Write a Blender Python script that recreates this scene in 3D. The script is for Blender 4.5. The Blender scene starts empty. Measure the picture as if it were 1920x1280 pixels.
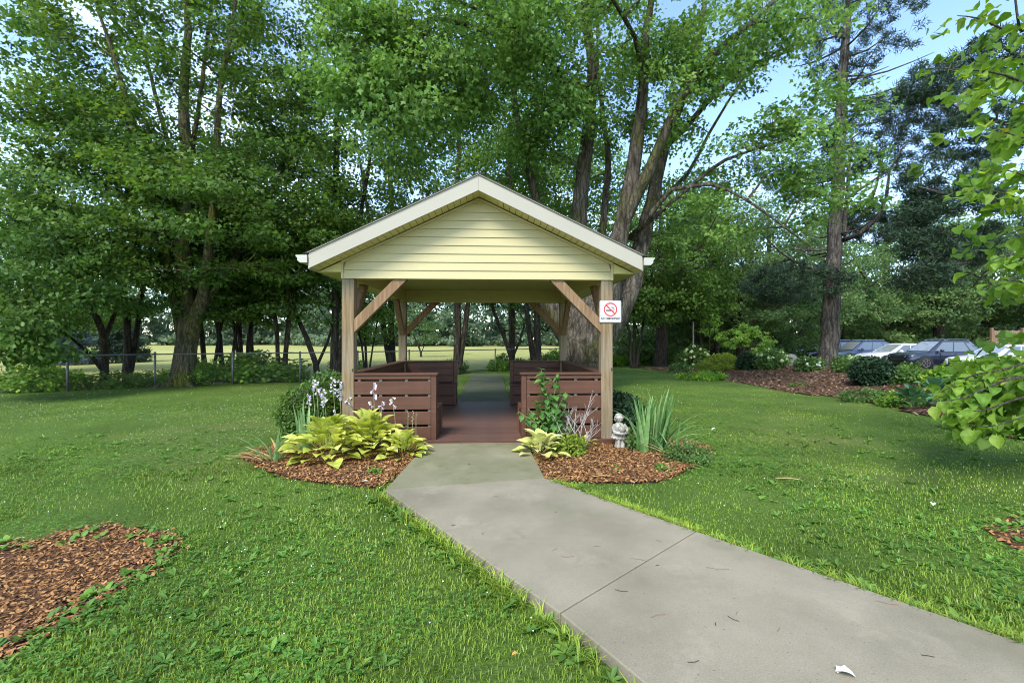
import bpy, bmesh, math, random
import numpy as np
from mathutils import Vector, Matrix, Euler
from math import sin, cos, pi, radians

S = bpy.context.scene
COL = S.collection
RNG = np.random.default_rng(7)
random.seed(7)

# ------------------------------------------------------------------ camera, sky, sun, exposure
H = 1.49                     # camera height above the lawn
F = 853.0                    # focal length in photo pixels (photo 1920 wide)
HOR = 638.0
cd = bpy.data.cameras.new('camera'); cam = bpy.data.objects.new('camera', cd); COL.objects.link(cam)
cd.sensor_width = 36.0; cd.lens = 36.0 * F / 1920.0
cam.location = (0, 0, H); cam.rotation_euler = (pi / 2, 0, 0)
cd.shift_y = (640 - HOR) / 1920.0 * -1.0
cd.clip_start = 0.05; cd.clip_end = 2000
S.camera = cam

SUN_EL, SUN_AZ = radians(47), radians(200)     # azimuth clockwise from +Y
W = bpy.data.worlds.new('World'); S.world = W; W.use_nodes = True
wn, wl = W.node_tree.nodes, W.node_tree.links
wn.clear()
out = wn.new('ShaderNodeOutputWorld'); bg = wn.new('ShaderNodeBackground')
sky = wn.new('ShaderNodeTexSky'); sky.sky_type = 'NISHITA'; sky.sun_disc = False
sky.sun_elevation = SUN_EL; sky.sun_rotation = SUN_AZ
sky.air_density = 1.0; sky.dust_density = 0.35; sky.ozone_density = 2.6
tc = wn.new('ShaderNodeTexCoord'); mp = wn.new('ShaderNodeMapping'); mp.inputs['Scale'].default_value = (1, 1, 2.2)
mp.inputs['Location'].default_value = (0.35, 0.1, 0.0)
nz = wn.new('ShaderNodeTexNoise'); nz.inputs['Scale'].default_value = 1.7; nz.inputs['Detail'].default_value = 7; nz.inputs['Roughness'].default_value = .55
rp = wn.new('ShaderNodeValToRGB'); rp.color_ramp.elements[0].position = .49; rp.color_ramp.elements[1].position = .76
mx = wn.new('ShaderNodeMix'); mx.data_type = 'RGBA'; mx.inputs[7].default_value = (4.3, 5.2, 6.6, 1)
wl.new(tc.outputs['Generated'], mp.inputs[0]); wl.new(mp.outputs[0], nz.inputs[0]); wl.new(nz.outputs[0], rp.inputs[0])
wl.new(rp.outputs[0], mx.inputs[0]); wl.new(sky.outputs[0], mx.inputs[6]); wl.new(mx.outputs[2], bg.inputs[0])
bg.inputs[1].default_value = 0.15
wl.new(bg.outputs[0], out.inputs[0])

sd = bpy.data.lights.new('sun', 'SUN'); sun = bpy.data.objects.new('sun', sd); COL.objects.link(sun)
sd.energy = 1.9; sd.angle = radians(22); sd.color = (1, .955, .88)
sdir = Vector((sin(SUN_AZ) * cos(SUN_EL), cos(SUN_AZ) * cos(SUN_EL), sin(SUN_EL)))
sun.rotation_euler = sdir.to_track_quat('Z', 'Y').to_euler(); sun.location = sdir * 60

S.view_settings.view_transform = 'Standard'; S.view_settings.look = 'None'
S.view_settings.gamma = 1; S.view_settings.exposure = 1.58; S.view_settings.use_curve_mapping = False
S.cycles.max_bounces = 12; S.cycles.diffuse_bounces = 7; S.cycles.transmission_bounces = 6; S.cycles.use_denoising = True; S.cycles.pixel_filter_type = 'BLACKMAN_HARRIS'; S.cycles.filter_width = 1.0

# ------------------------------------------------------------------ helpers
def at(px, py, z):           # a point z metres ahead that the photo shows at (px, py)
    return Vector(((px - 960) / F * z, z, H + (HOR - py) / F * z))
def gp(px, py, lvl=0.0):     # point on the level plane z = lvl
    z = F * (H - lvl) / (py - HOR)
    return Vector(((px - 960) / F * z, z, lvl))
def smooth(a, b, x):
    t = np.clip((x - a) / (b - a), 0, 1); return t * t * (3 - 2 * t)
def terrain(x, y):
    x = np.asarray(x, float); y = np.asarray(y, float)
    berm = .34 * smooth(8.0, 11.5, x) * (1 - smooth(15, 21, x)) * smooth(6, 11, y) * (1 - smooth(20, 25, y))
    lot = -.20 * smooth(16, 21.5, x) * smooth(12, 20, y)
    und = .025 * np.sin(x * .55 + 1) * np.cos(y * .45) * smooth(1.5, 4, np.hypot(x + .7, y - 8) - 3.0)
    return berm + lot + und

def tag(o, label=None, cat=None, group=None, kind=None):
    if label: o['label'] = label
    if cat: o['category'] = cat
    if group: o['group'] = group
    if kind: o['kind'] = kind
    return o
def empty(name, loc=(0, 0, 0), rz=0.0, label=None, cat=None, group=None):
    o = bpy.data.objects.new(name, None); COL.objects.link(o)
    o.empty_display_size = .1; o.location = loc; o.rotation_euler = (0, 0, rz)
    return tag(o, label, cat, group)
def link(name, me, parent=None, mat=None):
    o = bpy.data.objects.new(name, me); COL.objects.link(o)
    if mat is not None and not me.materials: me.materials.append(mat)
    if parent: o.parent = parent
    return o
def mesh_np(name, V, faces, mat=None, rnd=None, smooth_=False):
    """V (n,3); faces: (m,k) array or list of them"""
    if not isinstance(faces, (list, tuple)): faces = [faces]
    me = bpy.data.meshes.new(name)
    V = np.ascontiguousarray(V, dtype=np.float32)
    me.vertices.add(len(V)); me.vertices.foreach_set('co', V.ravel())
    nl = sum(f.size for f in faces); npoly = sum(len(f) for f in faces)
    me.loops.add(nl); me.polygons.add(npoly)
    me.loops.foreach_set('vertex_index', np.concatenate([f.ravel() for f in faces]).astype(np.int32))
    tot = np.concatenate([np.full(len(f), f.shape[1]) for f in faces]).astype(np.int32)
    st = np.concatenate([[0], np.cumsum(tot)[:-1]]).astype(np.int32)
    me.polygons.foreach_set('loop_start', st)
    if smooth_: me.polygons.foreach_set('use_smooth', np.ones(npoly, dtype=bool))
    me.update(calc_edges=True)
    if rnd is not None:
        a = me.attributes.new('rnd', 'FLOAT', 'POINT'); a.data.foreach_set('value', np.ascontiguousarray(rnd, dtype=np.float32))
    if mat is not None: me.materials.append(mat)
    return me
class MB:
    """collects shapes, then makes ONE mesh"""
    def __init__(s): s.v = []; s.f = []; s.n = 0; s.sm = False
    def add(s, V, F_):
        V = [tuple(p) for p in V]
        s.v += V; s.f += [tuple(i + s.n for i in f) for f in F_]; s.n += len(V); return s
    def box(s, a, b, bev=0.0):
        (x0, y0, z0), (x1, y1, z1) = a, b
        if x0 > x1: x0, x1 = x1, x0
        if y0 > y1: y0, y1 = y1, y0
        if z0 > z1: z0, z1 = z1, z0
        V = [(x0, y0, z0), (x1, y0, z0), (x1, y1, z0), (x0, y1, z0), (x0, y0, z1), (x1, y0, z1), (x1, y1, z1), (x0, y1, z1)]
        return s.add(V, [(0, 3, 2, 1), (4, 5, 6, 7), (0, 1, 5, 4), (1, 2, 6, 5), (2, 3, 7, 6), (3, 0, 4, 7)])
    def prism(s, poly, d):         # poly: list of 3-D points, d: extrusion vector
        n = len(poly); A = [Vector(p) for p in poly]; B = [p + Vector(d) for p in A]
        return s.add(A + B, [tuple(range(n))[::-1], tuple(range(n, 2 * n))] + [(i, (i + 1) % n, n + (i + 1) % n, n + i) for i in range(n)])
    def bar(s, p, q, w, h, up=(0, 0, 1)):
        p, q = Vector(p), Vector(q); d = (q - p).normalized(); sx = d.cross(Vector(up)).normalized(); sz = sx.cross(d)
        c = [sx * (-w / 2) + sz * (-h / 2), sx * (w / 2) + sz * (-h / 2), sx * (w / 2) + sz * (h / 2), sx * (-w / 2) + sz * (h / 2)]
        return s.add([p + k for k in c] + [q + k for k in c], [(3, 2, 1, 0), (4, 5, 6, 7), (0, 1, 5, 4), (1, 2, 6, 5), (2, 3, 7, 6), (3, 0, 4, 7)])
    def tube(s, pts, rad, n=6, cap=True):
        V, Fc = tube_np(np.array([tuple(p) for p in pts], float), np.array(rad, float) if not np.isscalar(rad) else np.full(len(pts), rad), n)
        fl = [tuple(f) for f in Fc]
        if cap: fl += [tuple(range(n))[::-1], tuple(range(len(V) - n, len(V)))]
        return s.add(V, fl)
    def lathe(s, prof, n=16, c=(0, 0, 0)):
        V = []; m = len(prof)
        for r, z in prof:
            for k in range(n): V.append((c[0] + r * cos(2 * pi * k / n), c[1] + r * sin(2 * pi * k / n), c[2] + z))
        Fc = [(i * n + k, i * n + (k + 1) % n, (i + 1) * n + (k + 1) % n, (i + 1) * n + k) for i in range(m - 1) for k in range(n)]
        Fc += [tuple(range(n))[::-1], tuple(range((m - 1) * n, m * n))]
        return s.add(V, Fc)
    def ball(s, c, r, n=10, m=7, rot=None):
        r = (r, r, r) if np.isscalar(r) else r
        V = []; R = rot.to_matrix() if rot else Matrix.Identity(3)
        for i in range(1, m):
            for k in range(n):
                t = pi * i / m; a = 2 * pi * k / n
                V.append(Vector(c) + R @ Vector((r[0] * sin(t) * cos(a), r[1] * sin(t) * sin(a), r[2] * cos(t))))
        top = len(V); V.append(Vector(c) + R @ Vector((0, 0, r[2]))); V.append(Vector(c) + R @ Vector((0, 0, -r[2])))
        Fc = [(i * n + k, (i + 1) * n + k, (i + 1) * n + (k + 1) % n, i * n + (k + 1) % n) for i in range(m - 2) for k in range(n)]
        Fc += [(top, k, (k + 1) % n) for k in range(n)] + [(top + 1, (m - 2) * n + (k + 1) % n, (m - 2) * n + k) for k in range(n)]
        return s.add(V, Fc)
    def mesh(s, name, mat=None, smooth_=None):
        me = bpy.data.meshes.new(name); me.from_pydata(s.v, [], s.f)
        if mat: me.materials.append(mat)
        if smooth_:
            for p in me.polygons: p.use_smooth = True
        me.update(); return me
    def build(s, name, mat, parent=None, bevel=0.0, smooth_=None):
        o = link(name, s.mesh(name, mat, smooth_), parent)
        if bevel: addbevel(o, bevel)
        return o
def fixn(me):
    bm = bmesh.new(); bm.from_mesh(me); bmesh.ops.recalc_face_normals(bm, faces=bm.faces); bm.to_mesh(me); bm.free(); return me
def addbevel(o, w, seg=1):
    m = o.modifiers.new('bevel', 'BEVEL'); m.width = w; m.segments = seg; m.limit_method = 'ANGLE'; m.angle_limit = radians(40); return o
def tube_np(P, R, n):
    P = np.asarray(P, float); m = len(P)
    T = np.gradient(P, axis=0); T /= (np.linalg.norm(T, axis=1, keepdims=True) + 1e-9)
    ref = np.array([0.31, 0.95, 0.05]) if abs(T[0, 2]) > .6 else np.array([0, 0, 1.0])
    A = np.cross(T, ref); A /= (np.linalg.norm(A, axis=1, keepdims=True) + 1e-9); B = np.cross(T, A)
    a = np.arange(n) * 2 * pi / n
    V = P[:, None, :] + R[:, None, None] * (np.cos(a)[None, :, None] * A[:, None, :] + np.sin(a)[None, :, None] * B[:, None, :])
    i = np.arange(m - 1)[:, None] * n; k = np.arange(n)[None, :]; k2 = (k + 1) % n
    Fc = np.stack([i + k, i + k2, i + n + k2, i + n + k], -1).reshape(-1, 4)
    return V.reshape(-1, 3), Fc
def copy_tree(o, parent=None):
    c = o.copy(); COL.objects.link(c)
    if parent: c.parent = parent
    for ch in o.children: copy_tree(ch, c)
    return c
def inpoly(x, y, poly):
    ins = np.zeros(len(x), bool); n = len(poly)
    for i in range(n):
        x0, y0 = poly[i][0], poly[i][1]; x1, y1 = poly[(i + 1) % n][0], poly[(i + 1) % n][1]
        if y0 == y1: continue
        c = ((y0 > y) != (y1 > y)) & (x < (x1 - x0) * (y - y0) / (y1 - y0) + x0); ins ^= c
    return ins
def vnoise(x, y, s, seed=0):          # cheap smooth noise in 0..1
    v = np.zeros_like(x, float)
    r = np.random.default_rng(seed)
    for k in range(6):
        a = r.uniform(0, 2 * pi); f = s * r.uniform(.6, 1.9); p = r.uniform(0, 6.28)
        v += np.sin((x * cos(a) + y * sin(a)) * f + p + 1.3 * np.sin((y * cos(a) - x * sin(a)) * f * .7 + p * 2))
    return np.clip(.5 + v / 7, 0, 1)

# ------------------------------------------------------------------ materials
def newmat(name):
    m = bpy.data.materials.new(name); m.use_nodes = True
    nt = m.node_tree; b = nt.nodes['Principled BSDF']; return m, nt, b
def ramp(nt, cols, poss=None):
    r = nt.nodes.new('ShaderNodeValToRGB'); e = r.color_ramp.elements
    n = len(cols); poss = poss or [i / (n - 1) for i in range(n)]
    while len(e) < n: e.new(.5)
    for i in range(n): e[i].position = poss[i]; e[i].color = (*cols[i], 1)
    return r
def noise_node(nt, scale, detail=4, rough=.55, vec=None, stretch=None, coord='Object'):
    t = nt.nodes.new('ShaderNodeTexCoord'); n = nt.nodes.new('ShaderNodeTexNoise')
    n.inputs['Scale'].default_value = scale; n.inputs['Detail'].default_value = detail; n.inputs['Roughness'].default_value = rough
    if stretch:
        m = nt.nodes.new('ShaderNodeMapping'); m.inputs['Scale'].default_value = stretch
        nt.links.new(t.outputs[coord], m.inputs[0]); nt.links.new(m.outputs[0], n.inputs[0])
    else: nt.links.new(t.outputs[coord], n.inputs[0])
    return n
def bump(nt, b, src, strength=.3, dist=.01):
    u = nt.nodes.new('ShaderNodeBump'); u.inputs['Strength'].default_value = strength; u.inputs['Distance'].default_value = dist
    nt.links.new(src, u.inputs['Height']); nt.links.new(u.outputs[0], b.inputs['Normal']); return u
def mixc(nt, fac, a, b_, typ='MIX'):
    m = nt.nodes.new('ShaderNodeMix'); m.data_type = 'RGBA'; m.blend_type = typ
    for sock, v in ((m.inputs[0], fac), (m.inputs[6], a), (m.inputs[7], b_)):
        if hasattr(v, 'is_output'): nt.links.new(v, sock)
        elif isinstance(v, (int, float)): sock.default_value = v
        else: sock.default_value = (*v, 1)
    return m.outputs[2]
def noisy(name, c1, c2, scale=5, rough=.6, bmp=.2, bscale=None, stretch=None, dist=.01, spec=.4, detail=5, metal=0, lo=.3, hi=.7, perobj=0.0):
    m, nt, b = newmat(name)
    n = noise_node(nt, scale, detail, stretch=stretch)
    r = ramp(nt, [c1, c2], [lo, hi]); nt.links.new(n.outputs[0], r.inputs[0])
    colr = r.outputs[0]
    if perobj:
        oi = nt.nodes.new('ShaderNodeObjectInfo'); mr = nt.nodes.new('ShaderNodeMapRange')
        mr.inputs['To Min'].default_value = 1 - perobj; mr.inputs['To Max'].default_value = 1 + perobj
        nt.links.new(oi.outputs['Random'], mr.inputs[0])
        hs = nt.nodes.new('ShaderNodeHueSaturation'); nt.links.new(mr.outputs[0], hs.inputs['Value']); nt.links.new(colr, hs.inputs['Color']); colr = hs.outputs[0]
    nt.links.new(colr, b.inputs['Base Color'])
    b.inputs['Roughness'].default_value = rough; b.inputs['Specular IOR Level'].default_value = spec; b.inputs['Metallic'].default_value = metal
    if bmp:
        n2 = noise_node(nt, bscale or scale * 4, 5, stretch=stretch); bump(nt, b, n2.outputs[0], bmp, dist)
    return m
def leafmat(name, cols, trans=.42, tcol=None, rough=.55, perobj=False, spec=.28, poss=None):
    m, nt, b = newmat(name)
    if perobj:
        a = nt.nodes.new('ShaderNodeObjectInfo'); src = a.outputs['Random']
    else:
        a = nt.nodes.new('ShaderNodeAttribute'); a.attribute_name = 'rnd'; src = a.outputs['Fac']
    r = ramp(nt, cols, poss); nt.links.new(src, r.inputs[0])
    c = r.outputs[0]
    n = noise_node(nt, 22 if perobj else 1.1, 3); hs = nt.nodes.new('ShaderNodeHueSaturation')
    mr = nt.nodes.new('ShaderNodeMapRange'); mr.inputs['From Min'].default_value = .3; mr.inputs['From Max'].default_value = .7
    mr.inputs['To Min'].default_value = .72; mr.inputs['To Max'].default_value = 1.28
    nt.links.new(n.outputs[0], mr.inputs[0]); nt.links.new(mr.outputs[0], hs.inputs['Value']); nt.links.new(c, hs.inputs['Color']); c = hs.outputs[0]
    nt.links.new(c, b.inputs['Base Color']); b.inputs['Roughness'].default_value = rough; b.inputs['Specular IOR Level'].default_value = spec
    t = nt.nodes.new('ShaderNodeBsdfTranslucent')
    h2 = nt.nodes.new('ShaderNodeHueSaturation'); h2.inputs['Value'].default_value = 1.5; h2.inputs['Saturation'].default_value = 1.1; h2.inputs['Hue'].default_value = .49
    nt.links.new(c, h2.inputs['Color']); nt.links.new(h2.outputs[0], t.inputs[0])
    ms = nt.nodes.new('ShaderNodeMixShader'); ms.inputs[0].default_value = trans
    nt.links.new(b.outputs[0], ms.inputs[1]); nt.links.new(t.outputs[0], ms.inputs[2])
    nt.links.new(ms.outputs[0], nt.nodes['Material Output'].inputs[0])
    return m
def barkmat(name, c1, c2, scale=9, moss=None):
    m, nt, b = newmat(name)
    n = noise_node(nt, scale, 6, .65, stretch=(1, 1, .16)); r = ramp(nt, [c1, c2], [.36, .66]); nt.links.new(n.outputs[0], r.inputs[0])
    c = r.outputs[0]
    if moss:
        n3 = noise_node(nt, 1.2, 5); r3 = ramp(nt, [(0, 0, 0), (1, 1, 1)], [.48, .62]); nt.links.new(n3.outputs[0], r3.inputs[0])
        c = mixc(nt, r3.outputs[0], c, moss)
    v = nt.nodes.new('ShaderNodeTexVoronoi'); v.feature = 'DISTANCE_TO_EDGE'; v.inputs['Scale'].default_value = scale * 1.3
    tq = nt.nodes.new('ShaderNodeTexCoord'); mq = nt.nodes.new('ShaderNodeMapping'); mq.inputs['Scale'].default_value = (1, 1, .12)
    dn = noise_node(nt, 3, 4); av = nt.nodes.new('ShaderNodeVectorMath'); av.operation = 'MULTIPLY_ADD'; av.inputs[1].default_value = (.25, .25, .25)
    nt.links.new(dn.outputs['Color'], av.inputs[0]); nt.links.new(tq.outputs['Object'], av.inputs[2]); nt.links.new(av.outputs[0], mq.inputs[0]); nt.links.new(mq.outputs[0], v.inputs[0])
    rv = ramp(nt, [(.45,) * 3, (1, 1, 1)], [.02, .20]); nt.links.new(v.outputs['Distance'], rv.inputs[0]); c = mixc(nt, 1.0, c, rv.outputs[0], 'MULTIPLY')
    nt.links.new(c, b.inputs['Base Color']); b.inputs['Roughness'].default_value = .9; b.inputs['Specular IOR Level'].default_value = .15
    n2 = noise_node(nt, scale * 1.6, 6, .7, stretch=(1, 1, .13)); bump(nt, b, n2.outputs[0], 1.0, .09)
    return m
M = {}
G = {}
# foliage: dark to light in each ramp
G['maple'] = leafmat('norway_maple_leaf', [(0.031, 0.072, 0.014), (0.056, 0.122, 0.022), (0.095, 0.178, 0.029), (0.166, 0.237, 0.042)])
G['silver'] = leafmat('silver_maple_leaf', [(0.055, 0.118, 0.026), (0.095, 0.195, 0.037), (0.150, 0.267, 0.053), (0.237, 0.346, 0.088)], trans=.4)
G['linden'] = leafmat('linden_leaf', [(0.040, 0.091, 0.020), (0.072, 0.152, 0.031), (0.116, 0.205, 0.041), (0.189, 0.270, 0.061)])
G['fence'] = leafmat('fence_tree_leaf', [(0.030, 0.071, 0.016), (0.059, 0.127, 0.025), (0.102, 0.183, 0.034), (0.153, 0.239, 0.039)])
G['bright'] = leafmat('bright_tree_leaf', [(0.057, 0.120, 0.020), (0.092, 0.180, 0.030), (0.138, 0.240, 0.045), (0.196, 0.300, 0.060)], trans=.42)
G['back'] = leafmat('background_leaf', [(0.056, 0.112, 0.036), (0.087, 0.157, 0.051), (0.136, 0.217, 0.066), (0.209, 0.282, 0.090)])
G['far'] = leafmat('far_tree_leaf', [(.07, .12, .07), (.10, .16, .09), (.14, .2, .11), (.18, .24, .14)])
G['needle'] = leafmat('pine_needle', [(0.013, 0.030, 0.015), (0.021, 0.046, 0.022), (0.032, 0.062, 0.031), (0.049, 0.083, 0.041)], trans=.12)
G['blue_needle'] = leafmat('blue_spruce_needle', [(.05, .085, .085), (.08, .12, .12), (.11, .16, .16)], trans=.1)
G['box'] = leafmat('boxwood_leaf', [(0.028, 0.075, 0.013), (0.056, 0.127, 0.019), (0.102, 0.178, 0.027), (0.187, 0.253, 0.038)], trans=.25)
G['yew'] = leafmat('yew_needle', [(.008, .025, .01), (.014, .04, .014), (.025, .06, .02)], trans=.1)
G['under'] = leafmat('undergrowth_leaf', [(0.054, 0.134, 0.017), (0.109, 0.240, 0.026), (0.191, 0.342, 0.037), (0.353, 0.478, 0.052)])
G['hydr'] = leafmat('hydrangea_leaf', [(0.048, 0.105, 0.025), (0.084, 0.168, 0.040), (0.132, 0.221, 0.055), (0.192, 0.284, 0.080)])
G['yellow'] = leafmat('yellow_green_leaf', [(.10, .16, .02), (.16, .24, .03), (.24, .31, .04), (.34, .38, .05)])
G['acer'] = leafmat('light_acer_leaf', [(.09, .19, .03), (.13, .26, .04), (.19, .33, .055), (.25, .40, .08)], trans=.45)
G['lilac'] = leafmat('lilac_leaf', [(0.056, 0.143, 0.030), (0.088, 0.198, 0.040), (0.125, 0.253, 0.055)], perobj=True, trans=.35)
G['redbud'] = leafmat('heart_leaf', [(0.090, 0.185, 0.021), (0.126, 0.237, 0.027), (0.174, 0.288, 0.036), (0.228, 0.340, 0.047), (0.360, 0.309, 0.043)], perobj=True, trans=.45, poss=[0, .35, .65, .95, 1])
G['hosta'] = leafmat('golden_hosta_leaf', [(0.286, 0.343, 0.050), (0.415, 0.468, 0.077), (0.543, 0.578, 0.121), (0.686, 0.688, 0.220)], perobj=True, trans=.3)
G['hosta_pale'] = leafmat('pale_hosta_leaf', [(0.457, 0.486, 0.119), (0.590, 0.607, 0.204), (0.685, 0.673, 0.323)], perobj=True, trans=.25)
G['hosta_green'] = leafmat('green_hosta_leaf', [(.035, .10, .04), (.06, .14, .06), (.09, .19, .08)], perobj=True, trans=.25)
G['iris'] = leafmat('iris_leaf', [(0.095, 0.207, 0.055), (0.135, 0.268, 0.083), (0.203, 0.342, 0.121), (0.270, 0.403, 0.165)], perobj=True, trans=.25)
G['dry'] = leafmat('dry_leaf', [(.42, .30, .10), (.5, .38, .16), (.55, .45, .22)], perobj=True, trans=.2)
G['grass'] = leafmat('grass_blade', [(0.072, 0.137, 0.015), (0.132, 0.216, 0.024), (0.202, 0.298, 0.031), (0.309, 0.361, 0.044), (0.376, 0.404, 0.157)], trans=.2, spec=.25, poss=[0, .35, .7, .93, 1])
G['clover'] = leafmat('clover_leaf', [(0.049, 0.133, 0.019), (0.075, 0.185, 0.026), (0.123, 0.251, 0.038)], trans=.25)
G['weed'] = leafmat('weed_leaf', [(0.072, 0.158, 0.025), (0.112, 0.230, 0.035), (0.176, 0.302, 0.050)], trans=.3)
M['flower'] = noisy('pale_lilac_petal', (.52, .46, .56), (.66, .62, .68), 40, .6, 0)
M['white_flower'] = noisy('white_petal', (.75, .76, .68), (.85, .85, .8), 40, .6, 0)
M['green_white'] = noisy('hydrangea_bloom', (.30, .42, .16), (.50, .58, .30), 25, .7, 0)
M['stalk'] = noisy('flower_stalk', (.20, .25, .09), (.34, .34, .17), 20, .6, 0)
M['twig'] = noisy('dead_twig', (.30, .26, .23), (.48, .43, .40), 30, .9, .2)
M['bark'] = barkmat('dark_bark', (.035, .028, .02), (.10, .082, .06))
M['maple_bark'] = barkmat('norway_maple_bark', (.07, .06, .035), (.20, .175, .105), 8, moss=(.14, .145, .03))
M['silver_bark'] = barkmat('silver_maple_bark', (.05, .042, .031), (.185, .158, .122), 7, moss=(.085, .085, .03))
M['pine_bark'] = barkmat('pine_bark', (.05, .044, .038), (.165, .148, .130), 9)
M['redbud_bark'] = barkmat('grey_branch_bark', (.09, .075, .06), (.18, .15, .12), 20)

# ---- built materials
def woodmat(name, c1, c2, c3, axis='z', greyed=None):
    m, nt, b = newmat(name)
    st = {'z': (1, 1, .06), 'x': (.06, 1, 1), 'y': (1, .06, 1)}[axis]
    n = noise_node(nt, 26, 6, .65, stretch=st); r = ramp(nt, [c1, c2, c3], [.3, .52, .7]); nt.links.new(n.outputs[0], r.inputs[0]); c = r.outputs[0]
    if greyed:
        n3 = noise_node(nt, 1.6, 4, stretch=(1, 1, .5)); r3 = ramp(nt, [(0, 0, 0), (1, 1, 1)], [.40, .62]); nt.links.new(n3.outputs[0], r3.inputs[0])
        g = ramp(nt, [tuple(v * .55 for v in greyed), greyed], [.3, .65]); nt.links.new(n.outputs[0], g.inputs[0])
        c = mixc(nt, r3.outputs[0], c, g.outputs[0])
    v = nt.nodes.new('ShaderNodeTexVoronoi'); v.inputs['Scale'].default_value = 3.2      # knots
    t = nt.nodes.new('ShaderNodeTexCoord'); mm = nt.nodes.new('ShaderNodeMapping'); mm.inputs['Scale'].default_value = (1.5, 1.5, .7)
    nt.links.new(t.outputs['Object'], mm.inputs[0]); nt.links.new(mm.outputs[0], v.inputs[0])
    rk = ramp(nt, [(1, 1, 1), (0, 0, 0)], [.04, .075]); nt.links.new(v.outputs['Distance'], rk.inputs[0])
    c = mixc(nt, rk.outputs[0], c, tuple(v_ * .45 for v_ in c1))
    nt.links.new(c, b.inputs['Base Color']); b.inputs['Roughness'].default_value = .82; b.inputs['Specular IOR Level'].default_value = .2
    bump(nt, b, n.outputs[0], .35, .006); return m
M['post'] = woodmat('weathered_post_timber', (.115, .076, .034), (.205, .145, .077), (.275, .205, .118), 'z', greyed=(.25, .22, .16))
M['brace'] = woodmat('brown_brace_timber', (.115, .068, .035), (.205, .13, .07), (.28, .185, .105), 'z')
M['vinyl'] = noisy('cream_vinyl_siding', (.41, .355, .172), (.44, .382, .192), 3, .45, .06, 60, stretch=(.15, 1, 6), perobj=.02)
M['trim'] = noisy('cream_trim', (.325, .30, .235), (.345, .32, .252), 2, .4, .04, 30)
M['soffit'] = noisy('yellow_cream_soffit', (.53, .465, .20), (.57, .50, .23), 2, .5, .03, perobj=.03)
M['gutter'] = noisy('white_gutter', (.37, .355, .30), (.40, .385, .33), 4, .35, 0)
M['shingle'] = noisy('dark_roof_shingle', (.035, .033, .032), (.085, .08, .075), 14, .95, .5, 90, perobj=.2)
def composite(name, c1, c2, perobj=.1):
    m, nt, b = newmat(name)
    n = noise_node(nt, 16, 5, .6, stretch=(.08, 1.4, 1.4)); r = ramp(nt, [c1, c2], [.3, .72]); nt.links.new(n.outputs[0], r.inputs[0])
    nb = noise_node(nt, 2.2, 3); rb = ramp(nt, [(.8, .8, .8), (1.15, 1.12, 1.1)], [.3, .7]); nt.links.new(nb.outputs[0], rb.inputs[0])
    c = mixc(nt, 1.0, r.outputs[0], rb.outputs[0], 'MULTIPLY')
    oi = nt.nodes.new('ShaderNodeObjectInfo'); mr = nt.nodes.new('ShaderNodeMapRange'); mr.inputs['To Min'].default_value = 1 - perobj; mr.inputs['To Max'].default_value = 1 + perobj
    nt.links.new(oi.outputs['Random'], mr.inputs[0]); hs = nt.nodes.new('ShaderNodeHueSaturation'); nt.links.new(mr.outputs[0], hs.inputs['Value']); nt.links.new(c, hs.inputs['Color'])
    nt.links.new(hs.outputs[0], b.inputs['Base Color']); b.inputs['Roughness'].default_value = .55; b.inputs['Specular IOR Level'].default_value = .35
    bump(nt, b, n.outputs[0], .25, .003); return m
M['board'] = composite('red_brown_composite_board', (.078, .032, .017), (.107, .047, .025))
M['deck'] = composite('worn_deck_board', (.094, .046, .032), (.138, .075, .055), .12)
M['stud'] = noisy('grey_stud_timber', (.2, .17, .14), (.32, .28, .23), 20, .85, .1)
def concrete(name, base, dark, moss, mossamt):
    m, nt, b = newmat(name)
    n = noise_node(nt, 1.1, 6, .6); r = ramp(nt, [dark, base], [.34, .62]); nt.links.new(n.outputs[0], r.inputs[0])
    f = noise_node(nt, 140, 3, .7); rf = ramp(nt, [(.80, .80, .80), (1.12, 1.12, 1.12)], [.3, .7]); nt.links.new(f.outputs[0], rf.inputs[0])
    c = mixc(nt, 1.0, r.outputs[0], rf.outputs[0], 'MULTIPLY')
    n2 = noise_node(nt, .75, 6, .62); r2 = ramp(nt, [(0, 0, 0), (1, 1, 1)], [mossamt, mossamt + .22]); nt.links.new(n2.outputs[0], r2.inputs[0])
    n4 = noise_node(nt, 7, 5, .6); r4 = ramp(nt, [(.35,) * 3, (.9,) * 3], [.35, .65]); nt.links.new(n4.outputs[0], r4.inputs[0])
    fac = mixc(nt, 1.0, r2.outputs[0], r4.outputs[0], 'MULTIPLY')
    c = mixc(nt, fac, c, moss)
    pale = noise_node(nt, 1.9, 7, .7); rpale = ramp(nt, [(0, 0, 0), (.42,) * 3], [.56, .74]); nt.links.new(pale.outputs[0], rpale.inputs[0])
    c = mixc(nt, rpale.outputs[0], c, tuple(min(1, v * 1.45) for v in base))
    sp = noise_node(nt, 60, 2, .5); rs = ramp(nt, [(0, 0, 0), (.7,) * 3], [.70, .75]); nt.links.new(sp.outputs[0], rs.inputs[0])
    c = mixc(nt, rs.outputs[0], c, (.07, .06, .045))
    nt.links.new(c, b.inputs['Base Color']); b.inputs['Roughness'].default_value = .88; b.inputs['Specular IOR Level'].default_value = .25
    bump(nt, b, f.outputs[0], .35, .003); return m
M['concrete'] = concrete('grey_concrete', (.270, .236, .166), (.186, .163, .110), (.14, .135, .075), .48)
M['concrete_moss'] = concrete('mossy_concrete', (.240, .220, .140), (.178, .167, .096), (.13, .132, .062), .36)
M['concrete_back'] = concrete('green_stained_concrete', (.115, .118, .065), (.085, .092, .052), (.065, .078, .03), .38)
M['metal'] = noisy('galvanised_steel', (.11, .11, .105), (.19, .19, .185), 10, .5, 0, metal=.4)
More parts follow.
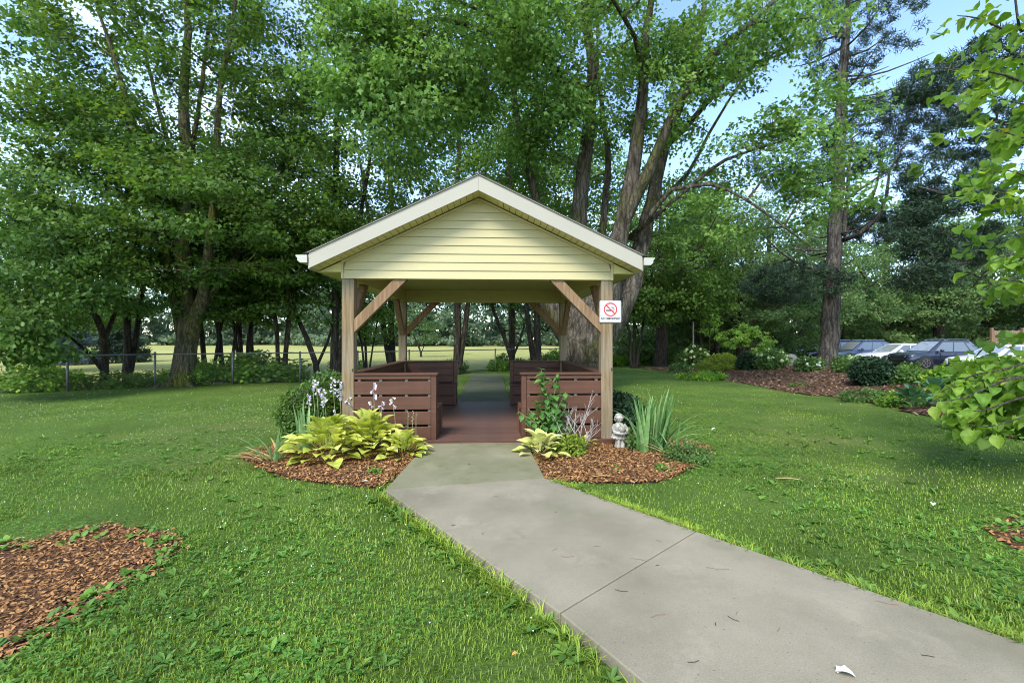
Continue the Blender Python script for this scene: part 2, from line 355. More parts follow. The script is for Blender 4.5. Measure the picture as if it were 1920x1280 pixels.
M['wire'] = noisy('dull_wire', (.06, .062, .055), (.11, .11, .10), 10, .6, 0, metal=.2)
M['iron'] = noisy('dark_iron', (.03, .03, .03), (.06, .055, .05), 20, .6, .1)
M['signplate'] = noisy('white_sign_face', (.52, .54, .54), (.57, .58, .58), 3, .35, 0)
M['signrim'] = noisy('grey_sign_rim', (.30, .31, .31), (.36, .37, .37), 3, .4, 0)
M['red'] = noisy('sign_red', (.55, .02, .025), (.62, .03, .035), 3, .4, 0)
M['black'] = noisy('black_print', (.012, .012, .012), (.02, .02, .02), 3, .5, 0)
M['asphalt'] = noisy('asphalt', (.04, .04, .042), (.075, .073, .07), 8, .95, .4, 160)
M['fencewood'] = woodmat('brown_fence_wood', (.10, .06, .04), (.2, .12, .08), (.30, .19, .13), 'z', greyed=(.24, .2, .17))
M['stone'] = noisy('grey_boulder', (.12, .115, .09), (.26, .25, .21), 5, .95, .8, 22, dist=.03)
# statue: weathered cast stone
def _statue():
    m, nt, b = newmat('weathered_cast_stone')
    n = noise_node(nt, 16, 7, .7); r = ramp(nt, [(.06, .055, .045), (.28, .26, .215), (.47, .45, .40)], [.30, .46, .64]); nt.links.new(n.outputs[0], r.inputs[0])
    nt.links.new(r.outputs[0], b.inputs['Base Color']); b.inputs['Roughness'].default_value = .95
    n2 = noise_node(nt, 90, 5, .7); bump(nt, b, n2.outputs[0], .5, .008); return m
M['statue'] = _statue()
# ground
def _lawn(name, cols, dry, scale=1.0):
    m, nt, b = newmat(name)
    n = noise_node(nt, .55 * scale, 6, .62); r = ramp(nt, cols, [.28, .5, .72]); nt.links.new(n.outputs[0], r.inputs[0])
    f = noise_node(nt, 38, 5, .75); rf = ramp(nt, [(.45,) * 3, (1.35,) * 3], [.3, .7]); nt.links.new(f.outputs[0], rf.inputs[0])
    c = mixc(nt, 1.0, r.outputs[0], rf.outputs[0], 'MULTIPLY')
    n2 = noise_node(nt, .33 * scale, 5, .6, stretch=(1, 1.4, 1)); r2 = ramp(nt, [(0, 0, 0), (.75,) * 3], [.52, .72]); nt.links.new(n2.outputs[0], r2.inputs[0])
    c = mixc(nt, r2.outputs[0], c, dry)
    nt.links.new(c, b.inputs['Base Color']); b.inputs['Roughness'].default_value = .95; b.inputs['Specular IOR Level'].default_value = .1
    bump(nt, b, f.outputs[0], .8, .03); return m
M['lawn'] = _lawn('lawn_soil_and_thatch', [(.058, .105, .018), (.085, .145, .025), (.11, .18, .032)], (.16, .165, .055))
M['field'] = _lawn('mown_field', [(.27, .27, .075), (.33, .33, .10), (.39, .37, .13)], (.44, .39, .16), .12)
def _mulch(name, c):
    m, nt, b = newmat(name)
    n = noise_node(nt, 55, 5, .75, stretch=(1, .45, 1)); r = ramp(nt, c, [.32, .5, .68]); nt.links.new(n.outputs[0], r.inputs[0])
    nt.links.new(r.outputs[0], b.inputs['Base Color']); b.inputs['Roughness'].default_value = .95; b.inputs['Specular IOR Level'].default_value = .1
    bump(nt, b, n.outputs[0], .9, .03); return m
M['mulch'] = _mulch('mulch_bed', [(.035, .018, .010), (.10, .052, .027), (.19, .10, .05)])
M['mulch_dark'] = _mulch('old_mulch_bed', [(.04, .023, .014), (.09, .052, .030), (.155, .095, .058)])
def _chip(name, cols):
    m, nt, b = newmat(name); a = nt.nodes.new('ShaderNodeAttribute'); a.attribute_name = 'rnd'
    r = ramp(nt, cols); nt.links.new(a.outputs['Fac'], r.inputs[0]); nt.links.new(r.outputs[0], b.inputs['Base Color'])
    b.inputs['Roughness'].default_value = .85; b.inputs['Specular IOR Level'].default_value = .2; return m
M['chip'] = _chip('bark_chip', [(.04, .02, .011), (.14, .064, .026), (.29, .135, .046), (.44, .25, .10)])
M['chip_dark'] = _chip('old_bark_chip', [(.04, .022, .013), (.11, .06, .033), (.18, .105, .06), (.27, .19, .13)])

# ------------------------------------------------------------------ ground plan (all from points on the level ground)
GZ_A = math.atan((960 - 921) / F)                        # gazebo turned slightly against the camera
GZ_O = Vector(((898.5 - 960) / F * 6.49, 6.49, 0))
GZ_M = Matrix.Translation(GZ_O) @ Matrix.Rotation(GZ_A, 4, 'Z')
def gz(x, y, z=0): return GZ_M @ Vector((x, y, z))
PT = .07                                                  # top of the path
pL0, pR0 = gz(-.72, -.17), gz(.66, -.17)
pL1, pR1 = gp(722, 918, PT), gp(1022, 896, PT)
pL2, pR2 = gp(1050, 1148, PT), gp(1305, 995, PT)
eR = gp(1920, 1205, PT); dR = (eR - pR2).normalized()
pR3 = pR2 + dR * 4.5
pL3 = pL2 + (gp(1195, 1268, PT) - pL2).normalized() * 4.9
PATH = [pL0, pL1, pL2, pL3, pR3, pR2, pR1, pR0]
BACKP = [gz(-.66, 3.95), gz(.62, 3.95), gz(.60, 13.0), gz(-.66, 13.0)]
DECK = [gz(-1.95, -.16), gz(1.95, -.16), gz(1.95, 4.0), gz(-1.95, 4.0)]
def blob(pts, lvl=0.0): return [gp(x, y, lvl) for x, y in pts]
M1 = blob([(-60, 1040), (60, 1012), (150, 990), (230, 988), (300, 1000), (335, 1022), (310, 1060), (245, 1100), (180, 1140), (110, 1180), (50, 1215), (-80, 1275)])
M2 = blob([(470, 868), (500, 888), (560, 903), (640, 911), (722, 912)]) + [gz(-.76, -.25), gz(-1.9, -.1), gz(-2.6, .5)] + blob([(455, 855)])
M3 = [pR1 + Vector((.02, 0, 0))] + blob([(1060, 906), (1150, 909), (1230, 905), (1285, 888), (1325, 862), (1312, 835)]) + [gz(2.1, .4), gz(1.9, -.1), gz(.72, -.25)]
M4 = blob([(1850, 990), (1885, 972), (1935, 964), (2020, 990), (2040, 1090), (1940, 1050), (1875, 1018)])
BED = [Vector(p + (0,)) for p in [(6.6, 24.6), (7.2, 22), (7.35, 19.7), (7.9, 16.3), (7.95, 14.6), (7.9, 13), (8.35, 11), (8.05, 9.2), (7.75, 7.8), (7.5, 6.6), (8.5, 5.2), (12, 5.4), (17, 9), (20.5, 16), (21.2, 23), (18, 25.2), (12, 26), (8, 25.6)]]
def densify(poly, n=6, amp=.05, seed=3):
    r = random.Random(seed); res = []
    m = len(poly)
    for i in range(m):
        p0, p1, p2, p3 = poly[i - 1], poly[i], poly[(i + 1) % m], poly[(i + 2) % m]
        for k in range(n):
            t = k / n
            q = .5 * ((2 * p1) + (p2 - p0) * t + (2 * p0 - 5 * p1 + 4 * p2 - p3) * t * t + (3 * p1 - p0 - 3 * p2 + p3) * t ** 3)
            res.append(q + Vector((r.uniform(-amp, amp), r.uniform(-amp, amp), 0)))
    return res
M1d, M2d, M3d, M4d, BEDd = densify(M1, 6, .04), densify(M2, 4, .02), densify(M3, 4, .02), densify(M4, 5, .03), densify(BED, 5, .08)

# ground sheet: fine near, coarse to the horizon
def sheet(name, xs, ys, mat, dz=0.0):
    X, Y = np.meshgrid(xs, ys); Z = terrain(X, Y) + dz
    V = np.stack([X.ravel(), Y.ravel(), Z.ravel()], 1); nx, ny = len(xs), len(ys)
    i = np.arange(ny - 1)[:, None] * nx; k = np.arange(nx - 1)[None, :]
    Fc = np.stack([i + k, i + k + 1, i + nx + k + 1, i + nx + k], -1).reshape(-1, 4)
    return link(name, mesh_np(name, V, Fc, mat, smooth_=True))
xs = np.concatenate([[-600, -200, -90, -50], np.arange(-30, 31, .5), [50, 90, 200, 600]])
ys = np.concatenate([[-60, -20], np.arange(-6, 40, .5), [50, 80, 150, 300, 900]])
tag(sheet('ground', xs, ys, M['lawn']), kind='structure')
# fence line, then the mown field beyond it
FL = [(-18.5, 10.3), (-16.5, 11.3), (-14.6, 12.3), (-12.9, 13.2), (-11.3, 14.4), (-9.4, 15.3), (-7.5, 16.1), (-5.9, 17.4), (-4.2, 18.6), (-2.5, 20.1), (-.8, 21.8), (1.2, 23.3), (3.2, 24.7), (5.3, 26.2), (7.4, 27.7), (9.5, 29.2), (11.6, 30.7)]
fm = MB()
nearv = [Vector((x - .35 * 1.4, y + 1.4, 0)) for x, y in FL]
farv = [Vector((-420 + i * 60, 420, 0)) for i in range(len(FL))]
fld = bmesh.new()
def fieldmesh():
    n = len(FL); rows = 14; V = []
    for j in range(rows):
        t = (j / (rows - 1)) ** 3
        for i in range(n):
            p = nearv[i].lerp(farv[i], t); V.append((p.x, p.y, float(terrain(p.x, p.y)) * (1 - t) + .012 + .02 * min(1, t * 50)))
    Fc = [(j * n + i, j * n + i + 1, (j + 1) * n + i + 1, (j + 1) * n + i) for j in range(rows - 1) for i in range(n - 1)]
    b = MB(); b.add(V, Fc); return b
tag(fieldmesh().build('field', M['field'], smooth_=True), kind='structure')

def bedmesh(name, poly, mat, dz, inset=True):
    """mulch: a low mound following the ground"""
    n = len(poly); c = sum((p for p in poly), Vector()) / n; V = []; rings = 8
    for j in range(rings + 1):
        t = j / rings
        for p in poly:
            q = p.lerp(c, t); h = float(terrain(q.x, q.y)) + (dz * min(1, j / 1.5) if j else -.01)
            V.append((q.x, q.y, h))
    Fc = [(j * n + i, j * n + (i + 1) % n, (j + 1) * n + (i + 1) % n, (j + 1) * n + i) for j in range(rings) for i in range(n)]
    b = MB(); b.add(V, Fc); o = b.build(name, mat, smooth_=True); tag(o, kind='structure'); return o
bedmesh('mulch_bed', M1d, M['mulch'], .012); bedmesh('mulch_bed', M2d, M['mulch'], .035)
bedmesh('mulch_bed', M3d, M['mulch'], .035); bedmesh('mulch_bed', M4d, M['mulch'], .015)
# the long planting bed on the right follows the berm on a grid
def longbed():
    xs_, ys_ = np.arange(6, 22.5, .3), np.arange(4.8, 26.6, .3); X, Y = np.meshgrid(xs_, ys_)
    ins = inpoly(X.ravel(), Y.ravel(), BEDd).reshape(X.shape)
    Z = terrain(X, Y) + .03
    nx = len(xs_); Fc = []
    for j in range(len(ys_) - 1):
        for i in range(nx - 1):
            if ins[j:j + 2, i:i + 2].all(): Fc.append((j * nx + i, j * nx + i + 1, (j + 1) * nx + i + 1, (j + 1) * nx + i))
    V = np.stack([X.ravel(), Y.ravel(), Z.ravel()], 1)
    o = link('planting_bed', mesh_np('planting_bed', V, np.array(Fc), M['mulch_dark'], smooth_=True)); tag(o, kind='structure')
longbed()
def chips(name, poly, dens, mat, size, seed, zoff, keep=None):
    r = np.random.default_rng(seed); P = np.array([(p.x, p.y) for p in poly]); lo, hi = P.min(0), P.max(0)
    n = int(dens * np.prod(hi - lo)); x = r.uniform(lo[0], hi[0], n); y = r.uniform(lo[1], hi[1], n)
    m = inpoly(x, y, poly)
    if keep is not None: m &= keep(x, y, r)
    x, y = x[m], y[m]; n = len(x)
    L = size * r.uniform(.5, 1.5, n); Wd = L * r.uniform(.3, .65, n); T = L * .1
    a = r.uniform(0, 2 * pi, n); tl = r.normal(0, .35, n); tr_ = r.normal(0, .3, n)
    d = np.stack([np.cos(a) * np.cos(tl), np.sin(a) * np.cos(tl), np.sin(tl)], 1)
    s = np.stack([-np.sin(a) * np.cos(tr_), np.cos(a) * np.cos(tr_), np.sin(tr_)], 1); u = np.cross(d, s)
    c = np.stack([x, y, terrain(x, y) + zoff + r.uniform(0, .014, n)], 1)
    tv = np.array([(-.5, -.5, 0), (.5, -.35, 0), (.5, .4, 0), (-.45, .5, 0), (0, 0, 1.0)])
    V = c[:, None, :] + tv[None, :, 0:1] * (L[:, None] * d)[:, None, :] + tv[None, :, 1:2] * (Wd[:, None] * s)[:, None, :] + tv[None, :, 2:3] * (T[:, None] * u)[:, None, :]
    fc = np.array([(0, 1, 4), (1, 2, 4), (2, 3, 4), (3, 0, 4)])[None] + (np.arange(n) * 5)[:, None, None]
    o = link(name, mesh_np(name, V.reshape(-1, 3), fc.reshape(-1, 3), mat, np.repeat(r.random(n), 5)))
    tag(o, kind='stuff'); return o
chips('bark_chips', M1d, 6800, M['chip'], .0235, 1, .006, lambda x, y, r: r.random(len(x)) < .62 + .6 * vnoise(x, y, 3, 5))
chips('bark_chips', M2d, 3600, M['chip'], .030, 2, .030); chips('bark_chips', M3d, 3600, M['chip'], .030, 3, .030)
for P_, sd_, zz_ in ((M1d, 11, .02), (M2d, 12, .024), (M3d, 13, .024)):      # stray chips in the grass round each bed
    c_ = sum(P_, Vector()) / len(P_)
    chips('stray_bark_chips', [p.lerp(c_, -.07) for p in P_], 420, M['chip'], .026, sd_, zz_, lambda x, y, r, P_=P_: ~inpoly(x, y, P_) & ~inpoly(x, y, PATH) & ~inpoly(x, y, DECK))
chips('bark_chips', M4d, 1500, M['chip'], .034, 4, .008)
chips('bark_chips', BEDd, 130, M['chip_dark'], .075, 5, .03)

# ------------------------------------------------------------------ paths: every slab a part
pv = MB(); pv.prism([gz(-.70, -.2, -.05), gz(-.5, -.2, -.05), gz(-.5, -.3, -.05)], (0, 0, .01))
path = empty('path'); tag(path, kind='structure')
def slab(poly, mat, top, thick, parent, inset=.004):
    c = sum((p for p in poly), Vector()) / len(poly); c.z = 0
    q = []
    for p in poly:
        d = (Vector((p.x, p.y, 0)) - c); q.append(Vector((p.x, p.y, top - thick)) - d.normalized() * inset)
    o = link('slab', MB().prism(q, (0, 0, thick)).mesh('slab', mat), parent); addbevel(o, .006, 2); return o
pL15 = pL1
slab([pL0, pL1, pR1, pR0], M['concrete_moss'], PT, .16, path)
slab([pL1, pL2, pR2, pR1], M['concrete'], PT, .16, path)
slab([pL2, pL3, pR3, pR2], M['concrete'], PT, .16, path)
for sl in path.children:
    me = sl.data
    bm = bmesh.new(); bm.from_mesh(me); bmesh.ops.recalc_face_normals(bm, faces=bm.faces); bm.to_mesh(me); bm.free()
bpath = empty('back_path'); tag(bpath, kind='structure')
for i in range(6):
    y0, y1 = 3.97 + i * 1.5, 3.97 + (i + 1) * 1.5
    sl = slab([gz(-.66, y0), gz(.62, y0), gz(.62, y1), gz(-.66, y1)], M['concrete_back'], .045 - .004 * (i % 2), .12, bpath)
# car park asphalt
xs2 = np.arange(21.4, 60, 1.5); ys2 = np.arange(15, 48, 1.5)
tag(sheet('car_park', xs2, ys2, M['asphalt'], .015), kind='structure')

# ------------------------------------------------------------------ gazebo
gzb = empty('gazebo', GZ_O, GZ_A, 'open garden gazebo with cream gable and four timber posts at the path end', 'gazebo')
PW, PD = 1.822, 3.87                                      # half width and depth between post centres
ZD, ZB, ZC, ZS, ZA = .095, H + .86, H + 1.135, H + .95, H + 2.0   # deck, beam bottom, ceiling, eave, siding apex
ZE = H + .945
RX = 2.22
slope = (ZA - ZE) / RX
for y in (0, PD):
    for x in (-PW, PW):
        o = MB().box((-.0825, -.0825, 0), (.0825, .0825, ZC - .08)).build('post', M['post'], gzb, .006); o.location = (x, y, .08 - .03)
def brace(p, q, name='knee_brace'):
    p, q = Vector(p), Vector(q); d = q - p; L = d.length
    o = MB().box((-.07, -.05, 0), (.07, .05, L)).build(name, M['brace'], gzb, .005)
    o.location = p; o.rotation_euler = d.to_track_quat('Z', 'Y').to_euler()
    return o
def knee(x, y, dx, dy):          # flat-cut brace from post to beam
    # profile in the plane of the brace, cut level at the top and plumb at the foot
    a, w = .76, .19
    zt = ZB - .002; zb = ZB - .78
    if dx: prof = [(.055, zb), (.055, zb + w), (a - w + .06, zt), (a + .06, zt)]
    else: prof = [(.055, zb), (.055, zb + w), (a - w + .06, zt), (a + .06, zt)]
    t = .10
    L = Vector((x, y, 0))
    if dx: pts = [Vector((x + dx * u, y - t / 2, z)) for u, z in prof]; ex = Vector((0, t, 0))
    else: pts = [Vector((x - t / 2, y + dy * u, z)) for u, z in prof]; ex = Vector((t, 0, 0))
    o0 = pts[0].copy()
    b = MB().prism([p - o0 for p in pts], ex); me = b.mesh('knee_brace', M['brace'])
    bm = bmesh.new(); bm.from_mesh(me); bmesh.ops.recalc_face_normals(bm, faces=bm.faces); bm.to_mesh(me); bm.free()
    o = link('knee_brace', me, gzb); o.location = o0; addbevel(o, .005)
    bl = MB().tube([Vector((0, 0, 0)), Vector((0, .012, 0))], .012, 8)
for y, sy in ((0, 1), (PD, -1)):
    for x, sx in ((-PW, 1), (PW, -1)):
        ox = .0 
        knee(x, y - .02 * sy, sx, 0); knee(x, y, 0, sy)
# beams clad in cream aluminium
for y in (0, PD):
    yo = -.115 if y == 0 else .115
    a, b = sorted((y - .08, y + .085)); MB().box((-PW - .083, a, ZB), (PW + .083, b, ZC)).build('beam', M['soffit'], gzb)
for s in (-1, 1):
    MB().box((s * (PW - .08), .09, ZB), (s * (PW + .08), PD - .085, ZC)).build('beam', M['soffit'], gzb)
MB().box((-PW + .081, .087, ZC - .012), (PW - .081, PD - .082, ZC + .01)).build('ceiling', M['soffit'], gzb)
# gable walls of horizontal siding boards
XS = PW + .083
for yf, s in ((-.085, -1), (PD + .09, 1)):
    n = 10; hb = (ZA - .012 - ZB) / n; hb = .1172
    k = 0; z = ZB
    while z < ZA - .03:
        z1 = min(z + hb, ZA - .02)
        w0 = min(XS - .03, (ZA - .03 - z) / slope); w1 = min(XS - .03, max(.01, (ZA - .03 - z1) / slope))
        b = MB()
        def prof(w0, w1):
            return [(-w0, 0, 0), (w0, 0, 0), (w1, 0, z1 - z), (-w1, 0, z1 - z)]
        A = [(-w0, s * .016, 0), (w0, s * .016, 0), (w1, s * .003, z1 - z), (-w1, s * .003, z1 - z)]
        B = [(-w0, -s * .004, 0.004), (w0, -s * .004, 0.004), (w1, -s * .004, z1 - z), (-w1, -s * .004, z1 - z)]
        # a second small lap half way down each vinyl board
        b.add(A + B, [(0, 1, 2, 3), (7, 6, 5, 4), (0, 4, 5, 1), (1, 5, 6, 2), (2, 6, 7, 3), (3, 7, 4, 0)])
        me = b.mesh('siding_board', M['vinyl'])
        bm = bmesh.new(); bm.from_mesh(me); bmesh.ops.recalc_face_normals(bm, faces=bm.faces); bm.to_mesh(me); bm.free()
        o = link('siding_board', me, gzb); o.location = (0, yf, z); z += hb
    for sx in (-1, 1):                                                      # channel trims
        MB().box((sx * (XS - .03), yf + s * .026, ZB - .004), (sx * XS, yf - s * .02, ZA - slope * XS - .002)).build('corner_trim', M['vinyl'], gzb)
        o = MB().bar((sx * XS, yf + s * .006, ZA - slope * XS - .016), (0, yf + s * .006, ZA - .016), .05, .028).build('rake_channel', M['vinyl'], gzb)
    # board behind so that the gable is solid
    MB().prism([(-XS + .02, yf - s * .006, ZC + .002), (XS - .02, yf - s * .006, ZC + .002), (0, yf - s * .006, ZA - .03)], (0, -s * .03, 0)).build('gable_back', M['soffit'], gzb)
# rake boards, soffits, roof
RF, RB = -.42, PD + .42
th = math.atan(slope)
for yf, s in ((RF, -1), (RB, 1)):
    for sx in (-1, 1):
        z0 = ZE; zt = .207
        P0 = [(sx * RX, yf, z0), (0, yf, ZA), (0, yf, ZA + zt), (sx * RX, yf, z0 + zt)]
        me = MB().prism(P0, (0, -s * .025, 0)).mesh('rake_board', M['trim'])
        bm = bmesh.new(); bm.from_mesh(me); bmesh.ops.recalc_face_normals(bm, faces=bm.faces); bm.to_mesh(me); bm.free()
        addbevel(link('rake_board', me, gzb), .004)
        # thin metal drip edge above
        MB().bar((sx * (RX + .01), yf + s * .006, z0 + zt + .004 - slope * .01), (0, yf + s * .006, ZA + zt + .004), .03, .005).build('drip_edge', M['trim'], gzb)
        # sloping soffit panels between rake board and gable
        ya, yb = sorted((yf - s * .027, (-.085 if s < 0 else PD + .09) + s * .03))
        npn = 26; L = RX / cos(th)
        pm = MB().box((0, ya, 0), (L / npn - .007, yb, .012)).mesh('soffit_panel', M['soffit'])
        for k in range(npn):
            o = link('soffit_panel', pm, gzb); u = k / npn
            o.location = (sx * RX * u, 0, ZA - RX * slope * u + .012); o.rotation_euler = (0, th, 0) if sx > 0 else (0, pi - th, 0)
            if sx < 0: o.location.z += .012
# level eave soffits with grooves: panels along the side
for sx in (-1, 1):
    npn = 18; a, b = -.10, PD + .10; w = (b - a) / npn
    pm = MB().box((XS + .004, 0, 0), (RX - .004, w - .008, .012)).mesh('eave_soffit_panel', M['soffit'])
    for k in range(npn):
        o = link('eave_soffit_panel', pm, gzb); o.location = (0, a + k * w, ZE + .004)
        if sx < 0: o.rotation_euler = (0, 0, pi); o.location = (0, a + (k + 1) * w, ZE + .004)
    MB().box((sx * (RX - .003), RF + .027, ZE), (sx * (RX + .02), RB - .027, ZE + .19)).build('fascia', M['trim'], gzb)
    for yy in (-.104, PD + .094):
        link('eave_return', fixn(MB().prism([(sx * (XS + .004), yy, ZE + .002), (sx * (RX - .004), yy, ZE + .002), (sx * (XS + .004), yy, ZE + slope * (RX - XS) - .004)], (0, .01, 0)).mesh('eave_return', M['soffit'])), gzb)
    # wall between beam and eave soffit
    MB().box((sx * (XS + .001), .0, ZB), (sx * (XS + .003), PD, ZE + .02)).build('beam_cladding', M['soffit'], gzb)
    # K-style gutter
    gp_ = [(0, .0), (.09, .0), (.125, .03), (.125, .06), (.145, .085), (.145, .10), (.135, .10), (.12, .07), (.115, .035), (.085, .012), (.012, .012), (.012, .10), (0, .10)]
    pts = [(sx * (RX + .022 + u), RF - .005, ZE + .075 + v) for u, v in gp_]
    g = MB(); n = len(pts); Lg = RB - RF + .01
    g.add(pts + [(p[0], p[1] + Lg, p[2]) for p in pts], [(i, (i + 1) % n, n + (i + 1) % n, n + i) for i in range(n)])
    for yy in (RF - .008, RF - .008 + Lg): 
        outl = [(0, 0), (.09, 0), (.125, .03), (.125, .06), (.145, .085), (.145, .10), (0, .10)]
        g.prism([(sx * (RX + .022 + u), yy, ZE + .075 + v) for u, v in outl], (0, .005, 0))
    g.build('gutter', M['gutter'], gzb)
    # roof: deck sheet and shingle courses
    z0 = ZE + .212
    rs = [(sx * (RX + .05), z0 - .05 * slope), (0, ZA + .212), (0, ZA + .222), (sx * (RX + .05), z0 + .010 - .05 * slope)]
    me = MB().prism([(x, RF + .006, z) for x, z in rs], (0, RB - RF - .012, 0)).mesh('roof_sheet', M['shingle']); link('roof_sheet', me, gzb)
    nc = 16; Ls = (RX + .06) / cos(th)
    for k in range(nc):
        u0 = k / nc * Ls
        cw = (RB - RF - .004)
        cm = MB()
        nt_ = 16
        for t in range(nt_):
            off = (.5 if k % 2 else 0) * cw / nt_
            y0 = RF + .002 + t * cw / nt_
            cm.box((0, y0 + .003, 0), (Ls / nc + .02, y0 + cw / nt_ - .003, .005 + .002 * ((t * 7 + k * 3) % 3)))
        o = cm.build('shingle_course', M['shingle'], gzb); tag(o, kind='stuff')
        o.location = (sx * u0 * cos(th), 0, ZA + .2225 - u0 * sin(th) + .004)
        o.rotation_euler = (0, th - .012, 0) if sx > 0 else (0, pi - th + .012, 0)
        if sx < 0: o.location.z += .007
MB().box((-.07, RF + .002, ZA + .222), (.07, RB - .002, ZA + .232)).build('ridge_cap', M['shingle'], gzb)
# deck
dk = MB().box((-PW - .09, -.11, -.05), (PW + .09, PD + .09, .06)).build('deck', M['stud'], gzb)
nb = 29; y0, y1 = -.135, PD + .11; w = (y1 - y0) / nb
dm = MB().box((-PW - .11, 0, .062), (PW + .11, w - .006, ZD)).mesh('deck_board', M['deck'])
for k in range(nb):
    o = link('deck_board', dm, dk); o.location = (0, y0 + k * w, 0); 
fo = MB().box((-PW - .11, -.16, .0), (PW + .11, -.1375, ZD - .004)).build('deck_fascia', M['board'], gzb)

# ------------------------------------------------------------------ benches (U-shaped, either side)
def bench(sx, label):
    r = empty('bench', gz(0, 0, ZD), GZ_A, label, 'bench', 'built-in gazebo benches')
    def bx(name, a, b, mat='board', par=None, bev=.004):
        a = list(a); b = list(b); a[0] *= sx; b[0] *= sx
        c = [(a[i] + b[i]) / 2 for i in range(3)]
        o = MB().box([a[i] - c[i] for i in range(3)], [b[i] - c[i] for i in range(3)]).build(name, M[mat], par or r, bev); o.location = c; return o
    x0, x1 = .60, PW - .086
    HT = .935
    slz = [(.853, .908), (.640, .823), (.427, .610), (.214, .397), (.008, .184)]
    for y, s in ((0, -1), (PD, 1)):
        for z0, z1 in slz: bx('slat', (x0 + .075, y + s * .045, z0), (x1, y + s * .075, z1))
        for xx in (x0 + .10, x0 + .42, x0 + .78, x1 - .06):
            bx('stud', (xx - .02, y + s * .005, 0), (xx + .02, y + s * .0445, HT - .03), 'stud', None, 0)
        bx('corner_board', (x0, y - .075, .004), (x0 + .072, y + .075, HT - .028))
        # inside boards, close together
        zz = .455
        for k in range(3):
            z1 = min(HT - .03, zz + .155); bx('back_board', (x0 + .075, y - s * .04, zz), (x1, y - s * .065, z1 - .006)); zz += .155
        bx('cap_rail', (x0 - .02, y - .10, HT - .026), (x1 + .0, y + .10, HT))
    # long side
    for z0, z1 in slz: bx('slat', (PW + .03, .10, z0), (PW + .06, PD - .10, z1))
    for k in range(7):
        yy = .25 + k * (PD - .5) / 6; bx('stud', (PW - .02, yy - .02, 0), (PW + .0295, yy + .02, HT - .03), 'stud', None, 0)
    zz = .455
    for k in range(3):
        z1 = min(HT - .03, zz + .155); bx('back_board', (PW - .05, .12, zz), (PW - .025, PD - .12, z1 - .006)); zz += .155
    bx('cap_rail', (PW - .085, .103, HT - .0255), (PW + .10, PD - .103, HT - .0005))
    # seats: along the side and along both ends
    sz = .44; sd_ = .47
    xe = x0 - .02
    for k in range(3):
        a = .085 + k * .15
        bx('seat_board', (xe, a, sz - .032), (x1 - .02, a + .144, sz)); bx('seat_board', (xe, PD - a - .144, sz - .032), (x1 - .02, PD - a, sz))
        bx('seat_board', (x1 - .02 - k * .15 - .144, .54, sz - .032), (x1 - .02 - k * .15, PD - .54, sz))
    for z0, z1 in ((.012, .20), (.212, .402)):
        bx('seat_front', (xe + .05, .49, z0), (x1 - .45, .515, z1)); bx('seat_front', (xe + .05, PD - .49, z0), (x1 - .45, PD - .515, z1))
        bx('seat_front', (x1 - .45, .516, z0), (x1 - .425, PD - .516, z1))
        bx('seat_end', (xe + .02, .082, z0), (xe + .045, .50, z1)); bx('seat_end', (xe + .02, PD - .082, z0), (xe + .045, PD - .50, z1))
    bx('corner_board', (xe + .0, .485, .004), (xe + .06, .535, sz - .034)); bx('corner_board', (xe + .0, PD - .485, .004), (xe + .06, PD - .535, sz - .034))
bench(-1, 'red brown slatted bench with golden leaves in front, on the left of the gazebo deck')
bench(1, 'red brown slatted bench behind the heart-leaved shrub, on the right of the gazebo deck')

# ------------------------------------------------------------------ no smoking sign on the right front post
sc_ = .31 / 41
sg = empty('no_smoking_sign', gz(PW + .045, -.088, 0) + Vector((0, 0, H + (638 - 583.5) / F * 6.42)), GZ_A, 'square white no smoking sign fixed to the right front gazebo post', 'sign')
def rrect(w, h, r, y, n=5):
    pts = []
    for cx, cz, a0 in ((w - r, h - r, 0), (-w + r, h - r, pi / 2), (-w + r, -h + r, pi), (w - r, -h + r, 3 * pi / 2)):
        for k in range(n + 1): a = a0 + k * pi / 2 / n; pts.append((cx + r * cos(a), y, cz + r * sin(a)))
    return pts
link('plate', fixn(MB().prism(rrect(.155, .155, .02, -.010), (0, .008, 0)).mesh('plate', M['signplate'])), sg)
def ringmesh(ro, ri, y0, y1, n=40):
    b = MB(); V = []
    for y in (y0, y1):
        for r in (ro, ri):
            V += [(r * cos(2 * pi * k / n), y, r * sin(2 * pi * k / n)) for k in range(n)]
    Fc = []
    for k in range(n):
        k2 = (k + 1) % n
        Fc += [(k, k2, n + k2, n + k), (2 * n + k, 3 * n + k, 3 * n + k2, 2 * n + k2), (k, 2 * n + k, 2 * n + k2, k2), (n + k, n + k2, 3 * n + k2, 3 * n + k)]
    b.add(V, Fc); return b
rim = MB(); o_, i_ = rrect(.150, .150, .018, -.0125), rrect(.143, .143, .014, -.0125); n = len(o_)
rim.add(o_ + i_ + [(p[0], -.0095, p[2]) for p in o_] + [(p[0], -.0095, p[2]) for p in i_], [(k, (k + 1) % n, n + (k + 1) % n, n + k) for k in range(n)] + [(k, 2 * n + k, 2 * n + (k + 1) % n, (k + 1) % n) for k in range(n)])
link('rim_line', fixn(rim.mesh('rim_line', M['signrim'])), sg)
ro = link('prohibition_ring', fixn(ringmesh(.097, .081, -.0145, -.0105).mesh('prohibition_ring', M['red'])), sg); ro.location = (0, 0, .030)
cg = link('cigarette', MB().box((-.066, -.0125, -.022), (.032, -.0105, -.006)).mesh('cigarette', M['black']), sg); cg.location = (0, 0, .030)
MB_ = MB().box((.036, -.0125, .008), (.045, -.0105, .024)); link('cigarette_ash', MB_.mesh('cigarette_ash', M['black']), sg)
smk = MB()
